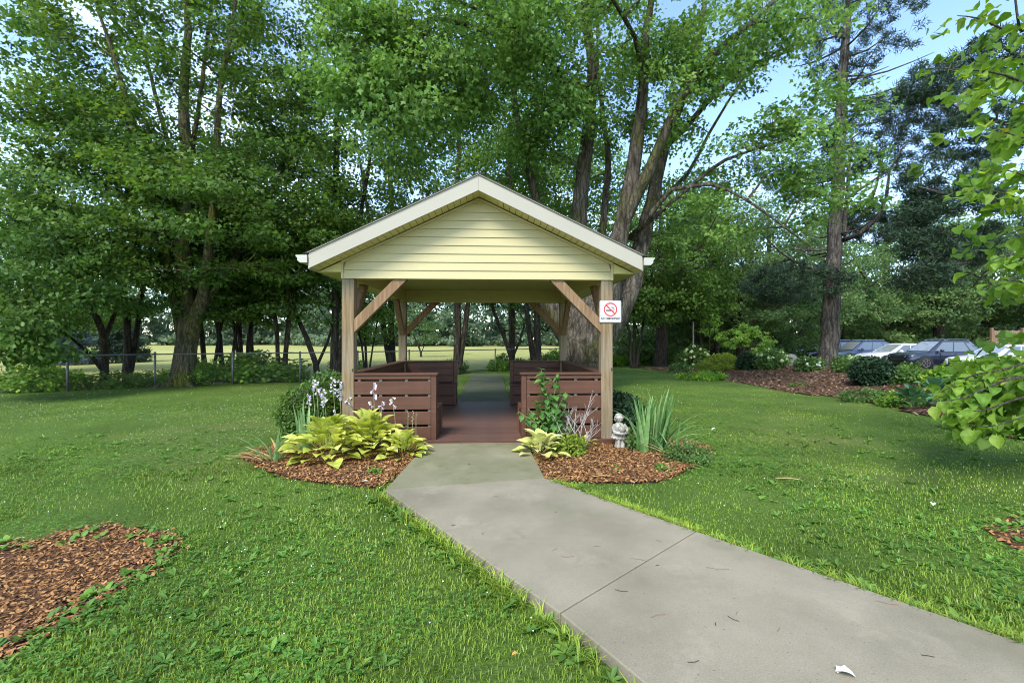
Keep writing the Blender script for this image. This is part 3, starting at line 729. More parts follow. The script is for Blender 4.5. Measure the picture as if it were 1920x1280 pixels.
for x_, z_ in ((.034, .040), (.050, .040)):
    pts = [Vector((x_ + .012 * math.sin(k * .9), -.0118, z_ + .008 * k - .03 + .02)) for k in range(6)]
    smk.tube([p + Vector((-.004 * i * (1), 0, 0)) for i, p in enumerate(pts)], .0028, 5)
link('smoke_line', smk.mesh('smoke_line', M['black']), sg)
sl_ = MB().bar((-.060, -.0135, .060), (.060, -.0135, -.060), .005, .016, up=(1, 0, 1)); so = link('prohibition_slash', sl_.mesh('prohibition_slash', M['red']), sg); so.location = (0, 0, .030)
tcv = bpy.data.curves.new('lettering', 'FONT'); tcv.body = 'NO SMOKING!'; tcv.size = .040; tcv.align_x = 'CENTER'; tcv.extrude = .001; tcv.offset = .0012; tcv.space_character = 1.02
to = bpy.data.objects.new('lettering_source', tcv); COL.objects.link(to)
dg = bpy.context.evaluated_depsgraph_get(); tme = bpy.data.meshes.new_from_object(to.evaluated_get(dg)); bpy.data.objects.remove(to)
tme.materials.clear(); tme.materials.append(M['black']); tme.name = 'lettering'
lt = link('lettering', tme, sg); lt.rotation_euler = (pi / 2, 0, 0); lt.location = (0, -.0115, -.112)
bolt = MB().tube([(0, -.014, 0), (0, -.009, 0)], .006, 8).mesh('screw', M['metal'])
for zz in (.139, -.139): o = link('screw', bolt, sg); o.location = (-.02, 0, zz)

# ------------------------------------------------------------------ foliage and trees
def nrm(a): return a / (np.linalg.norm(a, axis=-1, keepdims=True) + 1e-9)
T_MAPLE = (np.array([(0, 0, 0), (.52, .36, -.14), (.20, .52, -.05), (0, 1, -.10), (-.20, .52, -.05), (-.52, .36, -.14)]), np.array([(0, 1, 2, 3), (0, 3, 4, 5)]))
T_KITE = (np.array([(0, 0, 0), (.36, .45, -.10), (0, 1, -.08), (-.36, .45, -.10)]), np.array([(0, 1, 2), (0, 2, 3)]))
T_OVAL = (np.array([(0, 0, 0), (.30, .28, -.07), (.28, .66, -.09), (0, 1, -.16), (-.28, .66, -.09), (-.30, .28, -.07)]), np.array([(0, 1, 2, 3), (0, 3, 4, 5)]))
T_HEART = (np.array([(0, .06, 0), (.34, 0, .05), (.50, .26, .09), (.36, .62, .0), (0, 1, -.16), (-.36, .62, .0), (-.50, .26, .09), (-.34, 0, .05)]), np.array([(0, 1, 2, 3), (0, 3, 4, 4), (0, 5, 6, 7)])[:, :])
T_HEART = (T_HEART[0], np.array([(0, 1, 2), (0, 2, 3), (0, 3, 4), (0, 4, 5), (0, 5, 6), (0, 6, 7)]))
T_NEEDLE = (np.array([(-.085, 0, 0), (.085, 0, 0), (0, 1, 0)]), np.array([(0, 1, 2)]))
def leaves(P, N, D, size, T):
    D = nrm(D); Sd = nrm(np.cross(D, N)); N = np.cross(Sd, D)
    tv, tf = T; s = size[:, None, None]
    V = P[:, None, :] + s * (tv[None, :, 0:1] * Sd[:, None, :] + tv[None, :, 1:2] * D[:, None, :] + tv[None, :, 2:3] * N[:, None, :])
    Fc = tf[None] + (np.arange(len(P)) * len(tv))[:, None, None]
    return V.reshape(-1, 3), Fc.reshape(-1, tf.shape[1])
def foliage_mesh(name, tips, outd, nper, R, size, T, mat, rng, flat=.5, up=1.0, droop=.35, needle=False, tone=None):
    n = len(tips); idx = np.repeat(np.arange(n), nper); m = len(idx)
    d = nrm(rng.normal(size=(m, 3))); rr = rng.random((m, 1)) ** .45 * R * (.75 + .5 * rng.random((n, 1)))[idx]
    off = d * rr * np.array([1, 1, flat])
    P = tips[idx] + off
    if needle:
        D = outd[idx] * .8 + rng.normal(size=(m, 3)) * .75 + np.array([0, 0, .25]); N = rng.normal(size=(m, 3))
    else:
        N = np.array([0, 0, up]) + rng.normal(size=(m, 3)) * .5 + nrm(outd)[idx] * .35
        D = rng.normal(size=(m, 3)) * .7 + nrm(outd + 1e-6)[idx] * .7 + np.array([0, 0, -droop]); 
    sz = size * rng.uniform(.65, 1.25, m)
    V, Fc = leaves(P, nrm(N), D, sz, T)
    ct = rng.random(n) if tone is None else tone
    r = np.clip(.55 * ct[idx] + .55 * rng.random(m) - .05, 0, 1)
    return mesh_np(name, V, Fc, mat, np.repeat(r, len(T[0])))
def spline(pts, step=.5):
    """pts: list of (Vector, r)"""
    P = np.array([tuple(p) + (r,) for p, r in pts]); res = [P[0]]; n = len(P)
    for i in range(n - 1):
        p0, p1, p2, p3 = P[max(0, i - 1)], P[i], P[i + 1], P[min(n - 1, i + 2)]
        k = max(1, int(np.linalg.norm((p2 - p1)[:3]) / step))
        for j in range(1, k + 1):
            t = j / k
            res.append(.5 * (2 * p1 + (p2 - p0) * t + (2 * p0 - 5 * p1 + 4 * p2 - p3) * t * t + (3 * p1 - p0 - 3 * p2 + p3) * t ** 3))
    return np.array(res)
def wood(limbs, tips, rng, rtip=.008, zmin=1.5, updev=.12, sides=10, lift=.5):
    """limbs: lists of (point, radius), tips: (n,3). Returns verts, faces, and outward directions at the tips."""
    cap = 200 + len(tips) * 14; pos = np.zeros((cap, 3)); par = np.full(cap, -1); fr = np.zeros(cap); nn = 0; paths = []
    for L in limbs:
        Q = spline(L); Q[1:, :2] += rng.normal(size=(len(Q) - 1, 2)) * Q[1:, 3:4] * .10
        ids = []
        for i, q in enumerate(Q):
            pos[nn] = q[:3]; fr[nn] = max(q[3], .004)
            if i: par[nn] = nn - 1
            elif nn: par[nn] = int(np.argmin(np.linalg.norm(pos[:nn] - q[:3], axis=1)))
            ids.append(nn); nn += 1
        paths.append((None, ([par[ids[0]]] if par[ids[0]] >= 0 and np.linalg.norm(pos[par[ids[0]]] - pos[ids[0]]) < 1.2 else []) + ids))
    n0 = nn; base = pos[:nn]
    d0 = np.min(np.linalg.norm(tips[:, None, :] - base[None], axis=2), axis=1) if len(tips) else np.zeros(0)
    outd = np.zeros((len(tips), 3)); tipid = {}
    for ti in np.argsort(d0):
        t = tips[ti]; dv = pos[:nn] - t; dist = np.linalg.norm(dv, axis=1)
        cost = dist * (1 + .8 * (dv[:, 2] > .2) ) + 3.0 * (pos[:nn, 2] < zmin) + .0
        cost[:n0] -= .15
        p = int(np.argmin(cost)); d = dist[p]
        k = int(np.clip(d / .45, 2, 9)); prev = p; ids = []
        mid = (pos[p] + t) / 2 + np.array([0, 0, d * updev]) + rng.normal(size=3) * d * .07
        if par[p] >= 0:
            gd = pos[p] - pos[par[p]]; mid += nrm(gd) * d * .12
        for j in range(1, k + 1):
            u = j / k; q = (1 - u) ** 2 * pos[p] + 2 * u * (1 - u) * mid + u * u * t
            if j < k: q = q + rng.normal(size=3) * .02 * d
            pos[nn] = q; par[nn] = prev; prev = nn; ids.append(nn); nn += 1
        outd[ti] = pos[ids[-1]] - pos[par[ids[-1]]]; tipid[ids[-1]] = 1
        paths.append((p, ids))
    cnt = np.zeros(nn)
    for i in tipid: cnt[i] += 1
    for i in range(nn - 1, 0, -1):
        if par[i] >= 0: cnt[par[i]] += cnt[i]
    r = rtip * np.maximum(cnt, 1) ** .52
    r[:n0] = fr[:n0]
    for i in range(n0, nn): r[i] = min(r[i], r[par[i]] * .85)
    Vs, Fs, off = [], [], 0
    for p, ids in paths:
        if p is None: P = pos[ids]; R = r[ids].copy(); R[0] = min(R[0], R[1] * 1.25); ns = sides if R[0] > .06 else 6
        else: P = pos[[p] + ids]; R = r[[p] + ids].copy(); R[0] = min(R[0], R[1] * 1.2); ns = 5 if R[0] > .02 else 4
        if ns >= 8:          # bark ridges and lumps along the trunk
            V, Fc = tube_np(P, R, ns); V = V.reshape(len(P), ns, 3)
            ph = rng.random(ns) * 6.28; lum = 1 + .10 * np.sin(np.arange(len(P))[:, None] * .35 + ph[None]) * (np.arange(ns)[None] % 2 * 2 - 1) * .6
            V = P[:, None, :] + (V - P[:, None, :]) * lum[:, :, None]; V = V.reshape(-1, 3)
        else: V, Fc = tube_np(P, R, ns)
        Vs.append(V); Fs.append(Fc + off); off += len(V)
    return np.concatenate(Vs), np.concatenate(Fs), outd
def ell_tips(ells, n, rng, gap_seed=0, gap=.0, shell=.55):
    """points inside a union of ellipsoids [(centre, radii, weight)]"""
    w = np.array([e[2] for e in ells], float); w /= w.sum(); k = rng.choice(len(ells), n, p=w)
    d = nrm(rng.normal(size=(n, 3))); u = rng.random((n, 1)) ** (1 / 3 * shell + .05)
    C = np.array([tuple(e[0]) for e in ells])[k]; Rr = np.array([e[1] for e in ells])[k]
    P = C + d * u * Rr
    if gap:
        q = vnoise(P[:, 0] + P[:, 1] * .6, P[:, 2] * 1.3 - P[:, 1] * .3, 1.6, gap_seed); P = P[q > gap]
    return P
def tree(name, label, cat, base, limbs, ells, n, mat, bark, rng, leaf=.14, nper=70, R=.6, T=T_KITE, group=None, gap=.36, flat=.5, rtip=.008, zmin=1.5, droop=.35, sides=10, updev=.12, needle=False, extra_tips=None, shell=.55, zlow=.4):
    base = Vector(base)
    loc = Vector((base.x, base.y, float(terrain(base.x, base.y)) - .05))
    r = empty(name, loc, 0, label, cat, group)
    tips = ell_tips([(Vector(c) - loc, rr, w) for c, rr, w in ells], n, rng, int(rng.integers(1000)), gap, shell) if ells else np.zeros((0, 3))
    tips = tips[tips[:, 2] > zlow]
    if extra_tips is not None: tips = np.concatenate([tips, extra_tips - np.array(loc)])
    V, Fc, od = wood([[(Vector(p) - loc, q) for p, q in L] for L in limbs], tips, rng, rtip, zmin, updev, sides)
    link('trunk', mesh_np('trunk', V, Fc, bark, smooth_=True), r)
    o = link('crown', foliage_mesh('crown', tips, od, nper, R, leaf, T, mat, rng, flat=flat, droop=droop, needle=needle), r); tag(o, kind='stuff')
    return r

rg = np.random.default_rng(11)
# --- big Norway maple on the left
z1 = 15.0
def A(px, py, z, dz=0): return at(px, py, z + dz)
b1 = gp(347, 722)
lim = [
    [(b1 + Vector((0, 0, -.15)), .62), (b1 + Vector((0, 0, .12)), .46), (A(347, 690, z1), .34), (A(349, 640, z1), .31), (A(351, 600, z1), .29), (A(350, 560, z1), .20), (A(345, 470, z1, -.3), .22), (A(352, 330, z1), .19), (A(345, 200, z1), .15), (A(352, 60, z1), .11), (A(345, -80, z1), .06), (A(350, -200, z1), .02)],
    [(A(341, 620, z1), .2), (A(332, 580, z1), .15), (A(322, 545, z1), .13), (A(300, 420, z1, -.6), .11), (A(255, 260, z1, -1), .09), (A(215, 110, z1, -1.4), .06), (A(170, -20, z1, -1.6), .03)],
    [(A(357, 630, z1), .25), (A(366, 590, z1, -.3), .2), (A(378, 560, z1, -.5), .16), (A(392, 470, z1, -.8), .13), (A(405, 330, z1, -1), .11), (A(412, 180, z1, -1), .085), (A(440, 20, z1, -1), .05), (A(450, -120, z1, -1), .02)],
    [(A(366, 590, z1, -.2), .14), (A(392, 560, z1, .3), .11), (A(450, 470, z1, .6), .09), (A(520, 330, z1, .8), .07), (A(570, 180, z1, .8), .05), (A(600, 60, z1, .8), .02)],
    [(A(352, 400, z1), .09), (A(310, 250, z1, .8), .075), (A(270, 90, z1, 1), .05), (A(240, -60, z1, 1), .02)],
    [(A(350, 350, z1), .09), (A(375, 180, z1, 1), .07), (A(395, 20, z1, 1.5), .05), (A(410, -100, z1, 1.5), .02)],
]
roots = []
for a_ in (.3, 1.3, 2.2, 3.4, 4.5, 5.5):
    dv = Vector((cos(a_), sin(a_), 0)); roots.append([(b1 + dv * .25 + Vector((0, 0, .22)), .17), (b1 + dv * .75 + Vector((0, 0, .03)), .11), (b1 + dv * 1.5 + Vector((0, .0, -.03)), .05)])
ell = [(A(330, 150, z1), (4.6, 3.6, 4.6), 5), (A(345, 420, z1, -1), (4.4, 3.4, 2.3), 3.2), (A(170, 330, z1, -.5), (2.6, 2.6, 3.0), 1.3), (A(130, 110, z1, .4), (2.0, 2.0, 2.0), .6), (A(520, 380, z1, .3), (2.5, 2.5, 2.8), 1.6), (A(560, 130, z1, 1), (2.6, 2.6, 3.4), 1.4), (A(340, -110, z1), (5, 4, 3), 1.5)]
tree('norway_maple', 'large Norway maple with mossy forked trunk and spreading roots on the left lawn', 'tree', b1, lim + roots, ell, 1000, G['maple'], M['maple_bark'], rg, leaf=.128, nper=104, R=.74, T=T_MAPLE, gap=.27, zmin=2.0, flat=.31, zlow=3.3)
# --- pale linden at the left edge
b2 = gp(196, 727)
lim = [[(b2, .16), (A(197, 690, 14.2), .11), (A(192, 620, 13.8), .09), (A(150, 520, 13.2), .07), (A(110, 400, 12.6), .05), (A(90, 320, 12.4), .02)],
       [(A(190, 690, 14.0), .07), (A(165, 660, 13.6), .05), (A(135, 635, 13), .035), (A(80, 600, 12), .02)], [(A(194, 640, 14), .07), (A(225, 560, 14), .05), (A(250, 480, 14), .02)]]
ell = [(A(80, 470, 12.3), (2.9, 2.2, 2.5), 4), (A(20, 590, 11), (1.7, 1.5, 1.15), 2), (A(190, 500, 13.2), (1.7, 1.7, 1.8), 1.6), (A(-60, 420, 12), (2.4, 2, 3), 1.2), (A(60, 640, 10.8), (1.0, .8, .5), .5)]
tree('linden_tree', 'leaning pale-leaved linden at the left edge with branches drooping to the fence', 'tree', b2, lim, ell, 430, G['linden'], M['bark'], rg, leaf=.108, nper=92, R=.56, T=T_OVAL, gap=.28, zmin=1.2, flat=.45, zlow=.6, droop=.7)
# --- old silver maple behind the gazebo
zs = 13.2
b3 = gp(1086, 727)
B = lambda px, py, dz=0: at(px, py, zs + dz)
lim = [
    [(b3 + Vector((0, 0, -.1)), 1.0), (b3 + Vector((0, 0, .3)), .80), (B(1090, 680), .66), (B(1096, 640), .70), (B(1102, 600), .72), (B(1104, 560), .55), (B(1090, 510), .34), (B(1083, 450), .24), (B(1087, 390), .22), (B(1093, 330), .205), (B(1104, 230), .185), (B(1110, 130, -.3), .14), (B(1098, 20, -.5), .12), (B(1090, -120, -.5), .05)],
    [(B(1070, 640), 0.353), (B(1048, 600), 0.302), (B(1026, 565), 0.227), (B(1014, 500, .4), 0.168), (B(1010, 400, .8), 0.134), (B(985, 290, 1), 0.109), (B(965, 190, 1), 0.084), (B(960, 60, 1), 0.050), (B(950, -80, 1), 0.025)],
    [(B(1120, 630), 0.420), (B(1140, 570, -.2), 0.353), (B(1152, 480, -.4), 0.277), (B(1168, 420, -.5), 0.227), (B(1184, 330, -.6), 0.197), (B(1197, 240, -.7), 0.168), (B(1206, 160, -.8), 0.139), (B(1212, 60, -1), 0.109), (B(1235, -80, -1), 0.042)],
    [(B(1164, 430, -.5), 0.168), (B(1196, 360, -.8), 0.168), (B(1232, 285, -1), 0.134), (B(1268, 200, -1.2), 0.113), (B(1330, 110, -1.5), 0.092), (B(1400, 50, -1.8), 0.071), (B(1475, -20, -2), 0.059), (B(1560, -100, -2), 0.025)],
    [(B(1140, 620, .2), 0.370), (B(1172, 560, .3), 0.319), (B(1196, 480, .4), 0.244), (B(1222, 380, .5), 0.202), (B(1246, 280, .5), 0.160), (B(1285, 170, .4), 0.118), (B(1312, 60, .3), 0.084), (B(1335, -80, .3), 0.042)],
    [(B(1248, 275, .5), 0.101), (B(1290, 235, .2), 0.084), (B(1350, 165, 0), 0.067), (B(1420, 120, 0), 0.042), (B(1500, 90, 0), 0.017)],
    [(B(1180, 445, .2), 0.092), (B(1235, 400, -.2), 0.071), (B(1300, 345, -.6), 0.059), (B(1360, 300, -.8), 0.046), (B(1450, 270, -1), 0.025), (B(1530, 240, -1), 0.010)],
    [(B(1200, 430, -.2), 0.076), (B(1260, 355, -.7), 0.059), (B(1330, 345, -1), 0.046), (B(1400, 375, -1.2), 0.038), (B(1470, 425, -1.4), 0.025), (B(1530, 470, -1.5), 0.010)],
    [(B(1215, 395, .5), 0.067), (B(1290, 325, .6), 0.055), (B(1330, 250, .6), 0.042), (B(1400, 140, .5), 0.025), (B(1470, 80, .5), 0.010)],
    [(B(1112, 560, .3), 0.134), (B(1128, 450, .6), 0.109), (B(1140, 300, 1), 0.092), (B(1130, 215, 1.2), 0.076), (B(1120, 100, 1.3), 0.050), (B(1125, -60, 1.3), 0.025)],
    [(B(1096, 225, -.2), 0.092), (B(1062, 165, -.8), 0.076), (B(1000, 90, -1.5), 0.067), (B(910, 60, -2.4), 0.059), (B(820, 35, -3.0), 0.046), (B(720, 60, -3.4), 0.029), (B(650, 90, -3.6), 0.013)],
    [(B(1108, 160, -.3), 0.067), (B(1062, 150, -1), 0.055), (B(1000, 75, -2), 0.046), (B(900, 20, -3), 0.034), (B(800, -20, -3.4), 0.017)],
    [(B(1206, 150, -.8), 0.067), (B(1190, 70, -1.8), 0.059), (B(1150, 0, -2.8), 0.042), (B(1120, -70, -3.4), 0.025)],
]
ell = [(B(1120, -120), (5.5, 4.2, 3.2), 3), (B(1110, 60, -.6), (3.2, 2.8, 1.6), 1.9), (B(840, 50, -2.6), (2.7, 1.7, 1.5), 2.3), (B(760, 190, -3.0), (1.5, 1.1, 1.4), .9), (B(960, 180, -1.6), (1.6, 1.3, 1.5), 1.2), (B(1050, 240, -1), (1.3, 1.0, 1.0), .6),
       (B(1330, 60, -1), (2.6, 2.0, 1.6), 1.7), (B(1480, 120, -1), (1.7, 1.7, 1.9), .55), (B(1430, 290, -1), (1.6, 1.3, 1.0), .45), (B(1560, 300, -1.2), (1.5, 1.1, 2.0), .55), (B(1240, 180, -1), (1.4, 1.3, 1.1), .5), (B(1000, 330, 1.5), (2.0, 1.2, 1.6), .9), (B(700, 110, -3), (1.6, 1.2, 1.3), .8), (B(1330, 410, -.6), (1.3, 1.0, .7), .35), (B(1220, 330, 1.6), (2.4, 1.2, 2.0), .7)]
tree('silver_maple', 'giant old silver maple with thick splaying limbs behind the gazebo', 'tree', b3, lim, ell, 1300, G['silver'], M['silver_bark'], rg, leaf=.115, nper=74, R=.55, T=T_MAPLE, gap=.30, zmin=4.0, flat=.55, droop=.6, sides=16, rtip=.007, zlow=3.4)
# --- tall pine in the right-hand bed
zp = 19.0
b4 = Vector(at(1554, 690, zp)); b4.z = 0
Pn = lambda px, py, dz=0: at(px, py, zp + dz)
lim = [[(Pn(1553, 695), .46), (Pn(1554, 670), .36), (Pn(1557, 600), .32), (Pn(1561, 520), .29), (Pn(1566, 430), .25), (Pn(1571, 330), .25), (Pn(1577, 220), .20), (Pn(1583, 110), .16), (Pn(1590, 0), .11), (Pn(1594, -120), .05)],
       [(Pn(1583, 440, .1), .09), (Pn(1588, 380, .1), .08), (Pn(1592, 310, .1), .07), (Pn(1597, 260), .05)],
       [(Pn(1566, 455), .10), (Pn(1610, 440, -.6), .09), (Pn(1645, 410, -1), .075), (Pn(1662, 370, -1.2), .06), (Pn(1668, 320, -1.3), .045), (Pn(1690, 280, -1.3), .03), (Pn(1720, 250, -1.3), .012)],
       [(Pn(1566, 450), .09), (Pn(1600, 420, .4), .075), (Pn(1632, 380, .6), .06), (Pn(1650, 320, .6), .04), (Pn(1660, 280, .6), .015)],
       [(Pn(1562, 510), .07), (Pn(1510, 500, -.6), .05), (Pn(1460, 470, -1), .035), (Pn(1430, 440, -1), .012)],
       [(Pn(1568, 385), .06), (Pn(1620, 350, .4), .05), (Pn(1680, 310, .6), .02)], [(Pn(1568, 400), .05), (Pn(1530, 385, .4), .04), (Pn(1500, 400, .6), .015)]]
r_ = np.random.default_rng(5)
for k in range(46):                                   # whorled branches, many bare
    py = r_.uniform(-60, 560); a_ = r_.uniform(0, 2 * pi); L = (1.1 + 1.9 * (1 - abs(py - 230) / 330)) * r_.uniform(.6, 1.2); t = (690 - py) / 690
    p0 = Pn(1554 + 36 * t, py); d_ = Vector((cos(a_), sin(a_), .05))
    lim.append([(p0, .05), (p0 + d_ * L * .5 + Vector((0, 0, -.05)), .032), (p0 + d_ * L + Vector((0, 0, .25)), .01)])
ell = [(Pn(1610, 60, .5), (2.3, 2, 2.4), 1.8), (Pn(1660, 250, .8), (2.4, 2, 1.7), 2.0), (Pn(1500, 300, .8), (1.9, 1.8, 1.8), 1.2), (Pn(1490, 530, -.6), (2.1, 1.5, .8), 1.6), (Pn(1640, 420, .5), (1.7, 1.3, .8), .9), (Pn(1740, 180, .6), (1.8, 1.6, 1.3), .9), (Pn(1610, -120), (1.8, 1.8, 1.8), .6)]
tree('pine_tree', 'tall sparse pine with straight scaly trunk and bare lower branches in the right bed', 'tree', b4, lim, ell, 1250, G['needle'], M['pine_bark'], rg, leaf=.18, nper=70, R=.24, T=T_NEEDLE, gap=.30, zmin=2.5, flat=.8, sides=14, needle=True, zlow=2.5, rtip=.008)
# --- second dark pine: trunk beyond the right edge, boughs reach into view
zq = 15.0
Q = lambda px, py, dz=0: at(px, py, zq + dz)
b5 = Vector((18.6, 15.5, 0))
lim = [[(Vector((18.6, 15.5, -.1)), .42), (Vector((18.6, 15.5, 4)), .34), (Vector((18.7, 15.5, 9)), .22), (Vector((18.7, 15.5, 14)), .06)],
       [(Q(2010, 480), .11), (Q(1900, 482, -.3), .085), (Q(1800, 494, -.5), .06), (Q(1730, 500, -.6), .03), (Q(1690, 505, -.6), .012)],
       [(Q(2010, 400), .11), (Q(1900, 380, -.3), .085), (Q(1800, 370, -.5), .06), (Q(1720, 350, -.6), .025)],
       [(Q(2010, 280), .11), (Q(1910, 240), .08), (Q(1830, 215), .05), (Q(1770, 190), .02)], [(Q(2010, 160), .1), (Q(1920, 110), .07), (Q(1850, 70), .03)]]
ell = [(Q(1800, 400), (1.9, 1.3, .85), 2), (Q(1760, 330), (1.2, 1.1, .8), 1), (Q(1850, 250), (1.6, 1.2, .9), 1.4), (Q(1870, 120), (1.6, 1.2, 1.1), 1.3), (Q(1740, 160), (1.0, .9, .6), .6), (Q(1720, 430), (1.0, .8, .6), .7), (Q(1780, 470, -.3), (1.6, 1.0, .5), 1), (Q(1930, 330), (1.5, 1.5, 2.2), 1.4), (Q(1730, 520, -.5), (1.1, .8, .4), .5)]
tree('pine_tree', 'dark dense pine at the right edge whose boughs hang over the car park', 'tree', b5, lim, ell, 980, G['needle'], M['pine_bark'], rg, leaf=.18, nper=80, R=.24, T=T_NEEDLE, gap=.38, zmin=2.5, flat=.8, sides=10, needle=True, zlow=2.5, rtip=.007)

# --- prototypes for the fence-line and background trees (built once, then copied)
def proto(kind, seed):
    g = np.random.default_rng(seed); O = Vector((0, 0, 0)); lim = []; ell = []
    if kind == 'multi':          # several thin dark stems
        for k in range(3):
            a_ = k * 2.1 + g.uniform(0, 1); d_ = Vector((cos(a_), sin(a_), 0)); r0 = .085 - .012 * k
            lim.append([(O + d_ * .12 + Vector((0, 0, -.1)), r0 * 1.5), (d_ * .16 + Vector((0, 0, .4)), r0), (d_ * .35 + Vector((.05 * k, 0, 2.0)), r0 * .85), (d_ * .8 + Vector((0, 0, 3.8)), r0 * .65), (d_ * 1.4 + Vector((0, 0, 6.4)), .02)])
        ell = [(Vector((0, 0, 5.2)), (2.3, 2.3, 2.3), 3), (Vector((.6, -.4, 3.3)), (1.8, 1.8, 1.2), 1.3), (Vector((-.9, .2, 2.6)), (1.2, 1.2, .7), .5)]; n = 160; npr = 68; lf = .13; R = .56
    elif kind == 'tall':         # one or two tall trunks
        lim.append([(Vector((0, 0, -.2)), .24), (Vector((0, 0, .3)), .155), (Vector((.05, 0, 2.5)), .13), (Vector((-.1, .1, 5.5)), .11), (Vector((.1, 0, 9)), .09), (Vector((0, 0, 12)), .02)])
        lim.append([(Vector((.10, 0, .3)), .13), (Vector((.32, .05, 1.6)), .115), (Vector((.6, .1, 4)), .09), (Vector((1.2, .2, 8)), .06), (Vector((1.6, .2, 10.5)), .02)])
        ell = [(Vector((.2, 0, 8)), (3.2, 3.2, 4.2), 4), (Vector((.3, 0, 4.6)), (2.6, 2.6, 1.3), 1.2)]; n = 240; npr = 78; lf = .142; R = .70
    elif kind == 'crooked':
        lim.append([(Vector((0, 0, -.1)), .12), (Vector((-.08, 0, .5)), .085), (Vector((-.35, 0, 1.3)), .075), (Vector((-.75, .1, 2.3)), .06), (Vector((-.8, .1, 3.3)), .04), (Vector((-.6, 0, 4.6)), .012)])
        lim.append([(Vector((-.05, 0, .4)), .05), (Vector((.25, 0, 1.1)), .04), (Vector((.5, 0, 2.2)), .03), (Vector((.5, 0, 3.6)), .012)])
        ell = [(Vector((-.2, 0, 3.7)), (1.9, 1.9, 1.5), 3), (Vector((.5, -.2, 2.3)), (1.1, 1.1, .8), 1)]; n = 110; npr = 46; lf = .15; R = .5
    elif kind == 'broad':        # broad mid-distance tree
        lim.append([(Vector((0, 0, -.2)), .5), (Vector((0, 0, .4)), .36), (Vector((0, 0, 2.2)), .3), (Vector((-.1, 0, 5)), .2), (Vector((0, 0, 9)), .04)])
        for k in range(5):
            a_ = k * 1.26 + .3; d_ = Vector((cos(a_), sin(a_), 0)); lim.append([(Vector((0, 0, 2.2 + .2 * k)), .16), (d_ * 1.2 + Vector((0, 0, 3.6 + .2 * k)), .11), (d_ * 2.8 + Vector((0, 0, 5.2)), .06), (d_ * 4 + Vector((0, 0, 6.4)), .02)])
        ell = [(Vector((0, 0, 6.0)), (4.3, 4.3, 3.6), 4), (Vector((1.6, -1.2, 3.6)), (2.6, 2.6, 1.3), 1), (Vector((-1.8, -.6, 3.4)), (2.6, 2.6, 1.3), 1)]; n = 340; npr = 76; lf = .17; R = .85
    elif kind == 'bushy':
        for k in range(4): a_ = k * 1.57 + .4; d_ = Vector((cos(a_), sin(a_), 0)); lim.append([(d_ * .2 + Vector((0, 0, -.1)), .12), (d_ * .6 + Vector((0, 0, 1.5)), .09), (d_ * 1.5 + Vector((0, 0, 3.5)), .05), (d_ * 2.2 + Vector((0, 0, 5)), .02)])
        ell = [(Vector((0, 0, 3.6)), (3.0, 3.0, 2.4), 3), (Vector((1.2, -.6, 1.5)), (2.6, 2.2, 1.5), 2), (Vector((-1.4, -.4, 1.4)), (2.6, 2.2, 1.4), 2)]; n = 240; npr = 52; lf = .2; R = .7
    elif kind == 'far':
        lim.append([(Vector((0, 0, -.2)), .4), (Vector((0, 0, 3)), .3), (Vector((0, 0, 8)), .05)])
        ell = [(Vector((0, 0, 6.4)), (4.2, 4.2, 4.6), 3), (Vector((1.5, 0, 2.6)), (3.2, 3.2, 2.6), 1.5), (Vector((-1.5, 0, 1.6)), (3, 3, 1.6), 1)]; n = 170; npr = 26; lf = .6; R = 1.3
    return lim, ell, n, npr, lf, R
PROTO = {}
def place(kind, mat, px, z, h, label, name='broadleaf_tree', cat='tree', group=None, rz=None, pyb=None, sx=1.0, bark='bark'):
    key = (kind, mat, bark)
    p = at(px, HOR, z); loc = Vector((p.x, p.y, float(terrain(p.x, p.y)) - .03))
    if key not in PROTO:
        lim, ell, n, npr, lf, R = proto(kind, len(PROTO) * 7 + 3)
        o = tree(name, label, cat, (0, 0, 0), lim, ell, n, G[mat], M[bark], np.random.default_rng(len(PROTO) * 13 + 5), leaf=lf, nper=npr, R=R, T=T_KITE, gap=.30, zmin=1.6 if kind != 'crooked' else .8, flat=.42, sides=8)
        PROTO[key] = o
    else: o = copy_tree(PROTO[key])
    o.name = name
    nat = {'multi': 7.6, 'tall': 12.4, 'crooked': 5.2, 'broad': 10., 'far': 11., 'bushy': 6.}[kind]
    s = h / nat; o.scale = (s * sx, s * sx, s); o.location = loc; o.rotation_euler = (0, 0, random.uniform(0, 6.28) if rz is None else rz)
    o['label'] = label; o['category'] = cat
    if group: o['group'] = group
    elif 'group' in o: del o['group']
    return o
ORD = ['first', 'second', 'third', 'fourth', 'fifth', 'sixth', 'seventh', 'eighth', 'ninth', 'tenth', 'eleventh', 'twelfth', 'thirteenth', 'fourteenth', 'fifteenth']
MARKS = [(-40, 'the left frame edge'), (347, 'the mossy forked maple'), (640, 'the left front gazebo post'), (860, 'the middle of the gazebo opening'), (1140, 'the right front gazebo post'), (1240, 'the round-headed tree'), (1557, 'the pine trunk'), (1760, 'the navy car roof')]
seen = {}
def ordinal(px, what):
    mk = [m for m in MARKS if m[0] <= px][-1]; key = (what, mk[1]); seen[key] = seen.get(key, 0) + 1
    return '%s %s counted rightwards from %s' % (ORD[min(14, seen[key] - 1)], what, mk[1])
FT = 'trees along the chain link fence'
place('tall', 'maple', 236, 15.0, 9.5, 'slim dark tree just left of the mossy forked maple, at the fence', group=FT, rz=1)
place('multi', 'fence', 392, 16.6, 8.2, 'thin stemmed tree at the fence just right of the mossy forked maple', group=FT)
place('multi', 'fence', 424, 17.6, 8.6, 'thin multi-stemmed tree behind the fence, second right of the mossy maple', group=FT, rz=2)
place('multi', 'fence', 455, 18.4, 7.6, 'slanting slim tree with bushy foot behind the fence left of the gazebo', group=FT, rz=4)
